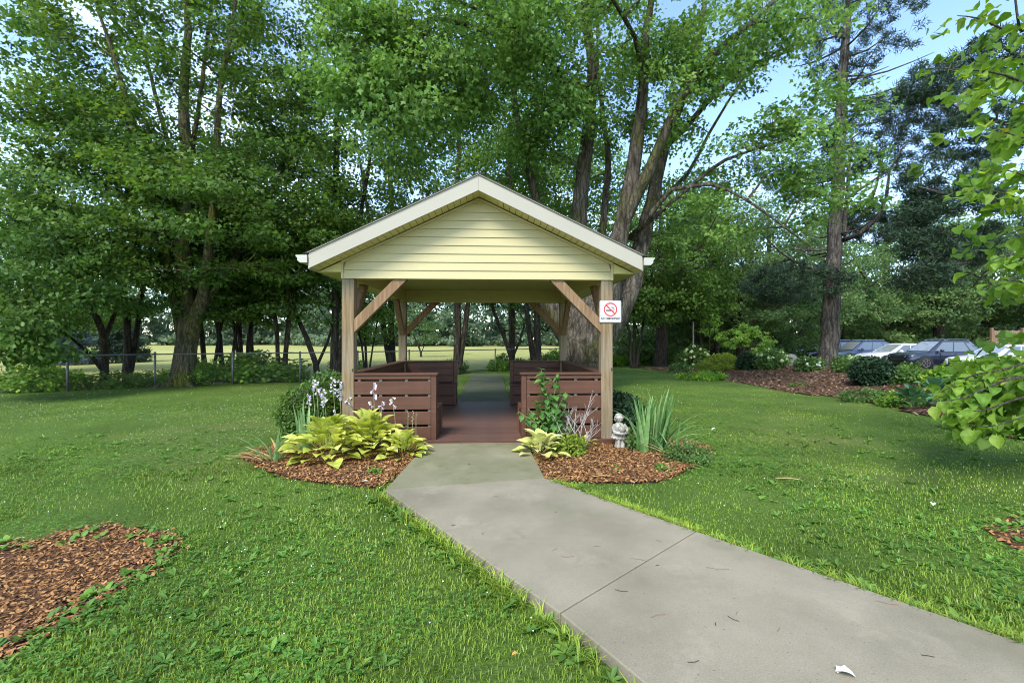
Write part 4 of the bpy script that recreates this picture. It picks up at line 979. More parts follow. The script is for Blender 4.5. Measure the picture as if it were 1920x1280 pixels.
place('multi', 'fence', 529, 16.9, 8.4, 'three-stemmed dark tree at the fence left of the gazebo roof end', group=FT, rz=.5)
place('crooked', 'fence', 597, 17.2, 6.5, 'thin lone sapling at the fence beside the twin-trunked tree', group=FT, rz=.2)
place('tall', 'fence', 627, 16.9, 12.5, 'twin-trunked tall dark tree just left of the left front gazebo post', group=FT, rz=0)
place('multi', 'bright', 688, 18.8, 5.2, 'small bright leafy tree with two thin stems seen through the gazebo left side', group=FT, rz=1.2)
place('tall', 'fence', 856, 19.8, 13.5, 'tall twin-trunked tree seen through the gazebo left of its middle', group=FT, rz=.3)
place('crooked', 'fence', 962, 22.4, 7.0, 'crooked leaning small tree seen through the gazebo right of its middle', group=FT, rz=0)
place('tall', 'fence', 1008, 17.5, 12, 'dark trunked tree close to the left side of the giant silver maple', group=FT, rz=2.5)
place('broad', 'maple', 1240, 25.5, 11.5, 'dark trunked round-headed tree right of the gazebo at the lawn edge', group=FT, rz=1, sx=.85)
place('multi', 'fence', 1190, 24.5, 8.5, 'thin stemmed dark tree beside the right gazebo post', group=FT, rz=.4)
place('multi', 'back', 1310, 28, 9.5, 'slim multi-stemmed tree behind the white hydrangea bush', group=FT, rz=2.2)
place('tall', 'back', 1345, 30, 13, 'dark trunk tree behind the pale green acer', group=FT, rz=4)
BG = 'trees behind the fence and car park'
place('broad', 'fence', 90, 21, 8.5, 'broad tree behind the fence at the far left', group=BG, sx=.9)
place('tall', 'fence', 470, 22, 13, 'tall dark tree behind the fence right of the mossy maple', group=BG, rz=5)
place('tall', 'fence', 735, 23, 14.5, 'tall tree rising behind the left slope of the gazebo roof', group=BG, rz=3)
place('tall', 'bright', 960, 25, 15.5, 'tall bright green tree rising behind the gazebo peak', group=BG, rz=1.5)
place('tall', 'bright', 1090, 29, 15.5, 'bright tree between the limbs of the silver maple', group=BG, rz=2.7)
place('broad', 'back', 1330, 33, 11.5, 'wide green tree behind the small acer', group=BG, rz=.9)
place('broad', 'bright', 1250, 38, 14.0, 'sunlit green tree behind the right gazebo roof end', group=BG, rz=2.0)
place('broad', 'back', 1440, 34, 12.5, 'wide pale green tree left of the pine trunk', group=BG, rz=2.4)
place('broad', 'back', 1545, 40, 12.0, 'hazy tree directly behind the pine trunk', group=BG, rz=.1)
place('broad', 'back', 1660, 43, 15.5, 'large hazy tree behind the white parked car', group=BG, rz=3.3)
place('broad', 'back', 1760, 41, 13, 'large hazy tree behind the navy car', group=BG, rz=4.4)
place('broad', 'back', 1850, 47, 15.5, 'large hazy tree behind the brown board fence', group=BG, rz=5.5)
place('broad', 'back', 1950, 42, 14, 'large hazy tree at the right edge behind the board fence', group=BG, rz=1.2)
place('broad', 'back', 1390, 29, 7.5, 'low bushy tree behind the stone in the right bed', group=BG, rz=3.9, sx=1.25)
for px_, z_, h_, lb_ in ((1285, 33, 5.2, 'thicket behind the white hydrangea bush'), (1385, 35, 5.0, 'thicket between the pale acer and the pine trunk'), (1470, 36, 5.5, 'thicket just left of the pine trunk behind the cars'), (1575, 41, 6, 'thicket just right of the pine trunk behind the cars'), (1650, 44, 6.5, 'thicket above the roof of the white parked car'), (1725, 43, 6, 'thicket above the bonnet of the navy car'), (1800, 46, 6.5, 'thicket above the roof of the navy car'), (1880, 52, 7, 'thicket behind the board fence'), (1210, 30, 4.2, 'thicket behind the right gazebo post'), (1960, 48, 7, 'thicket at the right frame edge behind the board fence')):
    place('bushy', 'back', px_, z_, h_, 'low bushy green ' + lb_, name='bushy_tree', group='bushy thickets behind the car park', sx=1.25)
# isolated things in the field
r5 = place('crooked', 'back', 790, 40, 4.2, 'small grey-green bushy tree standing in the mown field', group=None, rz=1, sx=1.3)
# spruces in the field at the left
def spruce(px, z, h, label, mat='blue_needle', group=None):
    p = at(px, HOR, z); base = Vector((p.x, p.y, 0)); g = np.random.default_rng(int(px)); tips = []
    lim = [[(base + Vector((0, 0, -.1)), .22), (base + Vector((0, 0, h * .5)), .12), (base + Vector((0, 0, h)), .02)]]
    for k in range(150):
        u = g.random() ** 1.3; zz = .3 + u * (h - .4); rr = (1 - u) * h * .32 * g.uniform(.5, 1); a_ = g.uniform(0, 6.28)
        tips.append((base.x + rr * cos(a_), base.y + rr * sin(a_), zz - rr * .15))
    return tree('spruce_tree', label, 'tree', base, lim, None, 0, G[mat], M['bark'], g, leaf=.35, nper=70, R=.5, T=T_NEEDLE, needle=True, zmin=.2, extra_tips=np.array(tips), flat=.45, group=group)
spruce(120, 27, 4.2, 'blue spruce in the field at the far left behind the drooping linden')
spruce(225, 30, 4.6, 'dark spruce with browning boughs in the field left of the mossy maple', 'needle')
# far tree line
FG = 'far trees across the field'
r_ = random.Random(4)
fx = -30
k = 0
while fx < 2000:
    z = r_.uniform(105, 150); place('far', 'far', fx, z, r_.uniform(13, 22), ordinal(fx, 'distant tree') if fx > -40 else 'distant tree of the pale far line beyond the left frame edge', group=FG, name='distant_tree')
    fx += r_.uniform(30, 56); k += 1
# far houses, tiny and pale
for i, (px, z, w, h) in enumerate([(480, 165, 11, 2.8), (600, 165, 12, 3.0), (770, 165, 10, 2.8), (945, 170, 10, 2.8)]):
    p = at(px, HOR, z)
    hs = empty('distant_house', (p.x, p.y, 0), 0, ['tiny pale house across the field left of the gazebo', 'tiny pale house across the field beside the left front post', 'tiny pale house across the field seen through the gazebo left half', 'tiny pale house across the field seen through the gazebo middle'][i], 'house', 'far houses across the field')
    MB().box((-w / 2, -4, 0), (w / 2, 4, h)).build('wall', M['trim'], hs)
    MB().prism([(-w / 2 - .5, -4.5, h + .005), (-w / 2 - .5, 4.5, h + .005), (-w / 2 - .5, 0, h + 2.6)], (w + 1, 0, 0)).build('roof', M['shingle'], hs)
    for q in range(3): MB().box((-w / 2 + w * (q + .5) / 3 - .7, -4.06, 1.2), (-w / 2 + w * (q + .5) / 3 + .7, -4.01, 2.6)).build('window', M['black'], hs)

# ------------------------------------------------------------------ chain link fence
fe = empty('chain_link_fence', (FL[3][0], FL[3][1], 0), 0, 'long low grey chain link fence between lawn and field', 'fence')
fo_ = Vector((FL[3][0], FL[3][1], 0)); FH = 1.05
for i, (x, y) in enumerate(FL):
    o = MB().tube([(0, 0, -.05), (0, 0, FH + .02)], .032, 8).build('post', M['metal'], fe, smooth_=True); o.location = (x - fo_.x, y - fo_.y, float(terrain(x, y)))
    c = MB().ball((0, 0, FH + .03), (.036, .036, .03), 8, 5).build('post_cap', M['metal'], fe); c.location = o.location
wm = MB()
for i in range(len(FL) - 1):
    p = Vector((FL[i][0], FL[i][1], 0)) - fo_; q = Vector((FL[i + 1][0], FL[i + 1][1], 0)) - fo_
    o = MB().tube([p + Vector((0, 0, FH)), q + Vector((0, 0, FH))], .021, 8).build('top_rail', M['metal'], fe, smooth_=True)
    L = (q - p).length; d = (q - p) / L; st = .085; n = int((L + FH) / st)
    for s in (1, -1):
        for k in range(n):
            a0 = k * st - (FH if s > 0 else 0); z0, z1 = .04, FH - .02; h = z1 - z0
            u0, u1 = (a0, a0 + h) if s > 0 else (a0, a0 - h)
            # clip to the bay
            t0, t1 = 0., 1.
            for (e, lim_) in ((1, L), (-1, 0)):
                pass
            du = u1 - u0
            if du > 0: t0 = max(0, (0 - u0) / du); t1 = min(1, (L - u0) / du)
            else: t0 = max(0, (L - u0) / du); t1 = min(1, (0 - u0) / du)
            if t1 <= t0: continue
            A_ = p + d * (u0 + du * t0) + Vector((0, 0, z0 + h * t0)); B_ = p + d * (u0 + du * t1) + Vector((0, 0, z0 + h * t1))
            w_ = .0019; off = d * w_ ; nn_ = Vector((-d.y, d.x, 0)) * w_
            wm.add([A_ - off, A_ + off, A_ + nn_, B_ - off, B_ + off, B_ + nn_], [(0, 1, 4, 3), (1, 2, 5, 4), (2, 0, 3, 5)])
o = wm.build('wire_mesh', M['wire'], fe); tag(o, kind='stuff')

# ------------------------------------------------------------------ garden plants
def blade_mesh(name, mat, petiole, e0, L, Wd, bend, cup=.18, nseg=6, pw=.006, wave=0.0, heart=False, tipbend=0.0):
    """one leaf: a stalk rising at e0, then a blade that arches over; grows along +x from the origin"""
    V, Fc = [], []; p = np.array([0., 0., 0.]); e = e0; pts = []
    ns = 3 if petiole > 0 else 0
    for i in range(ns): pts.append((p.copy(), e, pw, 0)); p = p + petiole / ns * np.array([cos(e), 0, sin(e)])
    for i in range(nseg + 1):
        t = i / nseg
        w = Wd * (math.sin(pi * min(1, max(0, t)) ** .72) if not heart else math.sin(pi * min(1, t * .93 + .07) ** .62)) if t < 1 else .001
        pts.append((p.copy(), e, max(w, .0015), t)); p = p + L / nseg * np.array([cos(e), 0, sin(e)]); e -= bend / nseg + tipbend * t / nseg
    for j, (q, e_, w, t) in enumerate(pts):
        up = np.array([-sin(e_), 0, cos(e_)]); wv = wave * math.sin(t * 9) * w
        for s in (-1, -.5, 0, .5, 1):
            V.append(tuple(q + np.array([0, s * w, 0]) + up * (cup * w * (abs(s) ** 1.5) * 1.6 + wv * s + (-.10 * w if s == 0 else 0)) - (np.array([cos(e_), 0, sin(e_)]) * (w * .35 * abs(s) if heart and t < .12 else 0))))
    for j in range(len(pts) - 1):
        for k in range(4): Fc.append((j * 5 + k, j * 5 + k + 1, (j + 1) * 5 + k + 1, (j + 1) * 5 + k))
    b = MB(); b.add(V, Fc); return b.mesh(name, mat, True)
def sword_mesh(name, mat, L, Wd, e0, bend, fold=.3, nseg=7):
    V, Fc = [], []; p = np.array([0., 0., 0.]); e = e0
    for i in range(nseg + 1):
        t = i / nseg; w = Wd * (1 - t ** 2.6) * (.75 + .5 * t * (1 - t)) + .0008
        up = np.array([-sin(e), 0, cos(e)])
        for s in (-1, 0, 1): V.append(tuple(p + np.array([0, s * w, 0]) + up * (abs(s) * w * fold)))
        p = p + L / nseg * np.array([cos(e), 0, sin(e)]); e -= bend * (.3 + 1.4 * t) / nseg
    for j in range(nseg):
        for k in range(2): Fc.append((j * 3 + k, j * 3 + k + 1, (j + 1) * 3 + k + 1, (j + 1) * 3 + k))
    b = MB(); b.add(V, Fc); return b.mesh(name, mat, True)
def hosta_set(mat, sc=1.0):
    r = []
    for e0, be in ((78, 70), (68, 85), (56, 85), (42, 75), (28, 60), (14, 45)):
        for wv in (.05, .14):
            r.append(blade_mesh('leaf', mat, .15 * sc, radians(e0), .225 * sc, (.076 if wv < .1 else .084) * sc, radians(be * .8), .16, 7, .005, wv * .5, tipbend=.15))
    return r
HS = {'hosta': hosta_set(G['hosta']), 'hosta_pale': hosta_set(G['hosta_pale'], .95), 'hosta_green': hosta_set(G['hosta_green'], 1.15)}
def hosta(loc, n, size, label, mat='hosta', spread=.06, seed=1, name='hosta_plant', squash=1.0, group=None, rise=.02):
    r = random.Random(seed); loc = Vector(loc); loc.z = float(terrain(loc.x, loc.y)) + .03
    o = empty(name, loc, 0, label, 'plant', group); ms = HS[mat]
    for i in range(n):
        t = (i + .5) / n; k = min(11, int((1 - t) ** .8 * 0 + t * 12)); me = ms[max(0, min(11, k + r.choice((-1, 0, 0, 1))))]
        c = link('leaf', me, o); az = i * 2.39996 + r.uniform(-.3, .3); s = size * r.uniform(.72, 1.15)
        c.location = (spread * t * cos(az), spread * t * sin(az), rise * (1 - t) ** .7 + r.uniform(0, .03)); c.rotation_euler = (r.uniform(-.25, .25), r.uniform(-.12, .12), az); c.scale = (s, s, s * squash)
    return o
def flower_stalk(parent, x, y, h, lean=(0, 0), flowers=7, dead=False, r=None):
    r = r or random; top = Vector((x + lean[0], y + lean[1], h)); base = Vector((x, y, .05)); mid = base.lerp(top, .55) + Vector((-lean[0] * .2, 0, .03))
    pts = [base, mid, top]; s = MB().tube(pts, [.0042, .0034, .0022], 5).build('flower_stalk', M['stalk'], parent)
    d = (top - mid).normalized()
    for k in range(flowers):
        q = top - d * (k * .026); a_ = r.uniform(0, 6.28); L = .048 * r.uniform(.8, 1.15); b = MB(); o = Vector((cos(a_), sin(a_), -.55 if not dead else -.2)).normalized()
        sd = o.orthogonal().normalized(); sd2 = o.cross(sd); n = 5; ring = []
        if dead: b.tube([Vector(), o * .02], [.004, .006], 5)
        else:
            V = [tuple(o * .0)] ; rr = [(.15, .004), (.55, .007), (1.0, .019)]; V = []
            for t, w in rr:
                for j in range(n): V.append(o * L * (t - (.12 if t == 1 and j % 2 else 0)) + (sd * cos(j * 2 * pi / n) + sd2 * sin(j * 2 * pi / n)) * w)
            b.add(V, [(i * n + j, i * n + (j + 1) % n, (i + 1) * n + (j + 1) % n, (i + 1) * n + j) for i in range(2) for j in range(n)])
        f = link('flower', b.mesh('flower', M['flower'] if not dead else M['stalk'], True), s); f.location = q
def shrub(loc, radii, n, label, leafm, leaf=.05, nper=30, R=.14, T=T_OVAL, name='shrub', cat='shrub', up=.8, hgt=None, stems=5, bark='bark', group=None, seed=0, flat=.8, droop=.2, needle=False, shell=.35, gap=.0, zlow=.02, blooms=None, stem_h=0):
    g = np.random.default_rng(seed + 100); loc = Vector(loc); loc.z = float(terrain(loc.x, loc.y)) - .01
    o = empty(name, loc, 0, label, cat, group); c = Vector((0, 0, stem_h + radii[2] * .9))
    tips = ell_tips([(c, radii, 1)], n, g, seed, gap, shell); tips[:, 2] *= 1; tips = tips[tips[:, 2] > zlow]
    lim = []
    for k in range(stems):
        a_ = k * 2 * pi / stems + g.uniform(-.3, .3); d = Vector((cos(a_) * radii[0] * .5, sin(a_) * radii[1] * .5, 0))
        lim.append([(d * .12 + Vector((0, 0, -.02)), .012 + radii[2] * .012), (d * .5 + Vector((0, 0, stem_h + radii[2] * .5)), .008 + radii[2] * .008), (d + Vector((0, 0, stem_h + radii[2])), .004)])
    V, Fc, od = wood(lim, tips, g, .002, .0, .1, 5)
    link('stem', mesh_np('stem', V, Fc, M[bark]), o)
    od = od + (tips - np.array(c)) * 1.0
    f = link('foliage', foliage_mesh('foliage', tips, od, nper, R, leaf, T, G[leafm], g, flat=flat, up=up, droop=droop, needle=needle), o); tag(f, kind='stuff')
    if blooms:
        bn, bs, bm_ = blooms; d = nrm(g.normal(size=(bn, 3)) * np.array([1, 1, .7]) + np.array([0, -.35, .45]))
        me = None
        for i in range(bn):
            if me is None:
                b = MB(); q = random.Random(3)
                for k in range(26):
                    v = Vector((q.gauss(0, 1), q.gauss(0, 1), q.gauss(.3, .8))).normalized(); s1 = v.orthogonal().normalized(); s2 = v.cross(s1)
                    ctr = v * bs * .8; w = bs * .38; b.add([ctr + s1 * w, ctr + s2 * w, ctr - s1 * w, ctr - s2 * w, ctr + v * bs * .22], [(0, 1, 4), (1, 2, 4), (2, 3, 4), (3, 0, 4)])
                me = b.mesh('bloom', M[bm_])
            fl = link('bloom', me, o); p = Vector(c) + Vector(d[i]) * 1.0; fl.location = (c.x + d[i][0] * radii[0] * 1.02, c.y + d[i][1] * radii[1] * 1.02, c.z + d[i][2] * radii[2] * 1.02); fl.rotation_euler = (0, 0, i); 
            s = g.uniform(.75, 1.2); fl.scale = (s, s, s)
    return o
# --- left bed
h1 = gp(640, 862); h1b = gp(705, 858); h2 = gp(762, 866)
hosta(gp(612, 862), 110, .98, 'large golden hosta clump in front of the left bench, left end', spread=.27, seed=3, rise=.20)
hosta(gp(690, 852), 100, 1.0, 'large golden hosta clump touching the left bench slats, middle of three', spread=.24, seed=4, rise=.22)
hs3 = hosta(gp(757, 860), 58, .70, 'small golden hosta at the path corner, right end of three', spread=.14, seed=5, rise=.10)
w1 = empty('hosta_flowers', gp(705, 848), 0, 'pale lilac hosta flower spikes standing in front of the left bench slats', 'flowers')
rr = random.Random(8)
def px_x(px, o): return (px - 960) / F * o.y - o.x
for px, py, ln, fn, dd in ((700, 716, (-.02, 0), 9, False), (696, 752, (-.03, 0), 3, False), (735, 744, (-.06, 0), 6, False), (716, 752, (.01, 0), 4, False), (765, 772, (0, 0), 3, True), (775, 770, (.02, 0), 6, True), (780, 773, (.0, 0), 3, True)):
    o = w1.location; zt = H + (HOR - py) / F * o.y; xt = px_x(px, o); flower_stalk(w1, xt - ln[0], 0, zt - o.z, ln, fn, dd, rr)
w2 = empty('hosta_flowers', gp(625, 842), 0, 'white and lilac hosta flower spikes beside the left front gazebo post', 'flowers')
for px, py, ln, fn in ((575, 738, (-.03, 0), 6), (590, 715, (-.05, .02), 7), (598, 727, (-.04, .05), 9), (602, 735, (-.06, 0), 8), (620, 707, (-.05, .03), 9), (632, 712, (-.04, .02), 10), (637, 722, (.02, .04), 9), (582, 712, (-.06, .06), 6), (628, 768, (-.02, -.02), 8), (650, 745, (.02, -.05), 4), (610, 790, (-.05, -.1), 5), (645, 705, (.0, .06), 6)):
    o = w2.location; zt = H + (HOR - py) / F * o.y; xt = px_x(px, o); flower_stalk(w2, xt - ln[0], rr.uniform(-.05, .15), zt, ln, fn, False, rr)
SW = [sword_mesh('leaf', G['iris'], .60, .027, radians(86), .15), sword_mesh('leaf', G['iris'], .66, .028, radians(78), .3), sword_mesh('leaf', G['iris'], .55, .025, radians(68), .4), sword_mesh('leaf', G['iris'], .62, .022, radians(62), 1.2), sword_mesh('leaf', G['iris'], .62, .019, radians(50), 1.6)]
DRY = [sword_mesh('leaf', G['dry'], .5, .012, radians(28), .6), sword_mesh('leaf', G['dry'], .55, .013, radians(18), .35)]
def iris(loc, n, label, spread, seed, size=1.0, floppy=.2, face=0.0, dry=0, group=None):
    r = random.Random(seed); loc = Vector(loc); o = empty('iris_plant', (loc.x, loc.y, .02), 0, label, 'plant', group)
    for i in range(n):
        k = min(4, int(abs(r.gauss(0, 1.2)) + (r.random() < floppy) * 3)); me = SW[k]
        x = r.uniform(-1, 1) * spread[0]; y = r.uniform(-1, 1) * spread[1]
        az = math.atan2(y + r.gauss(0, .3) * spread[1], x + face + r.gauss(0, .5) * spread[0]); c = link('leaf', me, o)
        c.location = (x * .55, y * .55, 0); s = size * r.uniform(.65, 1.12); c.scale = (s, s, s); c.rotation_euler = (r.uniform(-.15, .15), 0, az)
    for i in range(dry):
        c = link('leaf', DRY[i % 2], o); az = pi + r.uniform(-.9, 1.1); c.location = (r.uniform(-.1, .1), r.uniform(-.1, .05), .01); c.rotation_euler = (0, 0, az); s = r.uniform(.7, 1.2); c.scale = (s, s, s); tag(c, 'yellowed fallen leaf')
    return o
iris(gp(575, 848), 16, 'iris fan of upright blades between boxwood and golden hosta', (.18, .12), 2, 1.0, .1)
iris(gp(508, 868), 22, 'floppy iris clump with yellowed leaves at the left end of the mulch', (.2, .14), 3, .75, .6, dry=12)
shrub(gp(575, 815), (.42, .40, .40), 330, 'clipped dark boxwood bush left of the gazebo', 'box', .035, 42, .10, name='boxwood_shrub', seed=2, shell=.18, up=.4, flat=1)
shrub(gp(618, 800), (.36, .4, .50), 220, 'taller light green leafy bush against the left front gazebo post', 'hydr', .06, 22, .13, name='leafy_shrub', seed=3, shell=.3, up=.6)
hk = empty('shepherd_hook', gp(580, 828), 0, 'thin dark iron shepherd hook rising from the boxwood', 'plant hook'); ho = hk.location
pts = [Vector((0, 0, 0)), Vector((0, 0, .62))] + [Vector((-.09 + .09 * cos(a_), 0, .66 + .10 * sin(a_))) for a_ in np.linspace(0, pi * .85, 7)] + [Vector((-.20, 0, .60)), Vector((-.225, 0, .62))]
MB().tube(pts, .0065, 6).build('hook_rod', M['iron'], hk, smooth_=True)
shrub(gp(700, 893), (.10, .06, .05), 16, 'small weed on the mulch below the golden hostas', 'weed', .03, 8, .05, name='weed', cat='weed', seed=4, stems=3)
# --- right bed
hosta(gp(1012, 858), 40, .92, 'pale cream-yellow hosta spilling over the path edge', 'hosta_pale', spread=.11, seed=6, squash=.9, rise=.07)
hosta(gp(1098, 842), 9, .50, 'tiny yellow-green hosta near the statue', 'hosta', spread=.04, seed=7)
# heart-leaved shrub in front of the right bench, each leaf a part
HL = [blade_mesh('leaf', G['lilac'], .02, radians(e_), .085, .034, radians(b_), .12, 5, .0025, 0, True) for e_, b_ in ((20, 50), (0, 40), (-25, 35), (-50, 20))]
lz = gp(1033, 846); lz.z = 0
ls = empty('lilac_shrub', lz, 0, 'upright heart-leaved green shrub in front of the right bench', 'shrub'); st = MB(); rl = random.Random(12); nleaf = 0
def ltop(px, py): return Vector(((px - 960) / F * lz.y - lz.x, rl.uniform(-.1, .14), H + (HOR - py) / F * lz.y))
for px, py in ((1014, 690), (1048, 700), (1030, 745), (990, 768), (972, 772), (1005, 752), (1062, 735), (1075, 790), (1015, 790), (1040, 775), (1060, 765), (1000, 795), (1082, 815), (1028, 812), (1050, 808), (1022, 765), (985, 795)):
    t_ = ltop(px, py); b_ = Vector((rl.uniform(-.05, .05), rl.uniform(-.04, .04), 0)); m_ = b_.lerp(t_, .5) + Vector((-t_.x * .25, 0, t_.z * .08)); Lb = (t_ - b_).length
    st.tube([b_, m_, t_], [.006, .0045, .002], 5)
    nlv = max(4, int(Lb / .058))
    for i in range(nlv):
        u = .32 + .68 * (i + .5) / nlv; p_ = (1 - u) ** 2 * b_ + 2 * u * (1 - u) * m_ + u * u * t_
        if i % 1 == 0:
            for sd in (0, pi):
                if nleaf >= 290: break
                c = link('leaf', HL[rl.randrange(4)], ls); c.location = p_; c.rotation_euler = (rl.uniform(-.3, .3), rl.uniform(-.2, .3), i * 1.57 + sd + rl.uniform(-.4, .4)); s = rl.uniform(.85, 1.5) * (1 - .3 * (u > .94)); c.scale = (s, s, s); nleaf += 1
st.build('stem', M['stalk'], ls)
# bare twiggy bush
tz = gp(1080, 850); dt = empty('dead_twig_bush', (tz.x, tz.y, 0), 0, 'bare grey twiggy dead bush beside the heart-leaved shrub', 'dead bush'); tb = MB(); rt = random.Random(5)
def twig(p, d, L, r, lev):
    q = p + d * L * .5 + Vector((rt.uniform(-.02, .02), rt.uniform(-.02, .02), 0)) * L * 3; e = p + d * L
    tb.tube([p, q, e], [r, r * .8, r * .55], 4)
    if lev:
        for k in range(3 if lev > 1 else 2):
            d2 = (d + Vector((rt.uniform(-.8, .8), rt.uniform(-.7, .7), rt.uniform(-.2, .5)))).normalized(); twig(p.lerp(e, rt.uniform(.5, 1)), d2, L * rt.uniform(.45, .72), r * .6, lev - 1)
for dx, dy, dz, L in ((-.18, .05, 1, .34), (-.05, -.05, 1, .36), (.12, .04, 1, .44), (.22, -.03, 1, .30), (-.3, 0, .9, .30), (.3, .05, .7, .2)):
    twig(Vector((dx * .35, dy, 0)), Vector((dx, dy, dz)).normalized(), L, .0075, 3)
tb.build('twigs', M['twig'], dt)
shrub(gp(1072, 856), (.17, .13, .15), 70, 'low yellow-green small-leaved bush under the bare twigs', 'yellow', .035, 18, .07, name='small_shrub', seed=6, up=.5)
shrub(gp(1050, 850), (.12, .1, .12), 30, 'low dark green leaves at the foot of the heart-leaved shrub', 'under', .04, 16, .07, name='small_shrub', seed=7)
iris(gp(1222, 850), 96, 'large clump of tall upright iris blades right of the statue', (.33, .15), 9, 1.2, .14, face=.10, dry=0)
iris(gp(1262, 862), 5, 'few drooping iris blades at the right edge of the mulch', (.16, .1), 10, .8, .9, dry=5)
shrub(gp(1187, 846), (.10, .09, .15), 40, 'small bright heart-leaved weed beside the statue', 'hydr', .05, 9, .06, name='weed', cat='weed', seed=8)
shrub(gp(1288, 866), (.26, .22, .11), 110, 'low feathery yellow-green plant at the right end of the mulch', 'hydr', .03, 26, .09, name='ground_plant', cat='plant', seed=9, T=T_KITE)
shrub(gp(1240, 885), (.10, .08, .05), 20, 'small green weed on the mulch in front of the iris clump', 'weed', .035, 10, .05, name='weed', cat='weed', seed=10, stems=3)
shrub(gp(1155, 886), (.12, .05, .03), 14, 'tiny weed patch in the middle of the right mulch', 'weed', .025, 8, .05, name='weed', cat='weed', seed=11, stems=3)
yw = gz(2.18, .8); shrub(yw, (.40, .55, .33), 380, 'dark spreading yew bush behind the right front gazebo post', 'yew', .05, 40, .10, T=T_KITE, name='yew_shrub', seed=12, shell=.2, up=.3, flat=.6)
yw2 = gz(2.15, 2.4); shrub(yw2, (.36, .6, .30), 240, 'dark yew bush along the right side of the gazebo', 'yew', .06, 36, .11, T=T_KITE, name='yew_shrub', seed=13, shell=.2, up=.3, flat=.6)
yw3 = gz(-2.3, 2.6); shrub(yw3, (.4, .7, .36), 240, 'green bush along the left side of the gazebo', 'box', .06, 36, .11, name='boxwood_shrub', seed=14, shell=.2)
# --- statue
sp_ = gp(1161, 842); so = Vector((sp_.x, sp_.y, .02)); SH = .475
b = MB()
b.lathe([(.072, .0), (.070, .02), (.060, .05), (.056, .10), (.060, .13), (.075, .155)], 14)                       # stump and legs
b.tube([(-.028, -.052, .01), (-.028, -.056, .14)], [.030, .027], 8); b.tube([(.030, -.052, .01), (.030, -.056, .14)], [.030, .027], 8)
b.lathe([(.080, .135), (.104, .142), (.100, .165), (.085, .19), (.070, .235)], 16)                              # flared skirt
for k in range(14): a_ = k * 2 * pi / 14; b.ball((.096 * cos(a_), .096 * sin(a_), .146), (.022, .022, .016), 8, 6)
for k in range(12): a_ = k * 2 * pi / 12; b.ball((.088 * cos(a_), .088 * sin(a_), .176), (.018, .018, .012), 8, 6)
b.lathe([(.060, .225), (.066, .26), (.068, .30), (.052, .335), (.024, .352), (.022, .372)], 14)                   # torso and neck
b.lathe([(.05, .192), (.085, .200), (.098, .222), (.094, .226), (.070, .214), (.02, .208)], 18, (0, -.055, 0))     # shell bowl
b.ball((0, -.03, .268), (.078, .062, .062), 12, 8)
for k in range(12): a_ = pi + k * pi / 11; b.ball((.094 * cos(a_), -.055 + .094 * sin(a_), .222), (.016, .016, .010), 8, 5)
for s in (-1, 1):                                                                                                # arms round the bowl
    b.tube([(s * .062, 0, .318), (s * .094, -.018, .275), (s * .096, -.058, .242), (s * .066, -.112, .236)], [.026, .024, .020, .016], 8)
    for k in range(4): b.tube([(s * .066, -.112, .238), (s * (.048 - .006 * k), -.130 + .004 * k, .243 - .008 * k), (s * (.036 - .005 * k), -.134 + .004 * k, .236 - .009 * k)], [.008, .007, .005], 5)
    b.tube([(s * .062, -.112, .244), (s * .052, -.122, .256), (s * .044, -.126, .258)], [.007, .006, .005], 5)
b.ball((0, -.014, .404), (.044, .047, .050), 14, 10)                                                             # head
b.ball((0, -.060, .398), (.007, .010, .009), 6, 5); b.ball((0, -.056, .380), (.013, .006, .004), 6, 5)
for s in (-1, 1): b.ball((s * .017, -.055, .409), (.008, .005, .005), 6, 5); b.ball((s * .026, -.046, .392), (.014, .012, .012), 6, 5); b.ball((s * .044, -.008, .400), (.008, .012, .014), 6, 5)
for k in range(9):                                                                                               # curls
    a_ = pi * (.05 + .9 * k / 8); b.ball((.046 * cos(a_), .018 + .034 * sin(a_), .388 - .01 * (k % 2)), (.018, .018, .026), 8, 6)
b.ball((0, .006, .432), (.054, .056, .044), 16, 10); b.lathe([(.050, .416), (.061, .414), (.063, .421), (.052, .430)], 16, (0, -.006, 0))   # brimmed bonnet
for k in range(10): a_ = k * 2 * pi / 10; b.ball((.058 * cos(a_), -.006 + .058 * sin(a_), .418), (.014, .014, .011), 6, 5)
me = b.mesh('statue_source'); tmp = bpy.data.objects.new('statue_source', me); COL.objects.link(tmp)
md = tmp.modifiers.new('r', 'REMESH'); md.mode = 'VOXEL'; md.voxel_size = .0042
m2 = tmp.modifiers.new('s', 'SMOOTH'); m2.factor = .5; m2.iterations = 2
dg = bpy.context.evaluated_depsgraph_get(); sm = bpy.data.meshes.new_from_object(tmp.evaluated_get(dg)); bpy.data.objects.remove(tmp)
sm.name = 'statue'; sm.materials.clear(); sm.materials.append(M['statue'])
for p in sm.polygons: p.use_smooth = True
stt = link('garden_statue', sm); stt.location = so; stt.rotation_euler = (0, 0, radians(8)); tag(stt, 'weathered white stone statue of a bonneted child holding a bowl, on the mulch', 'statue')

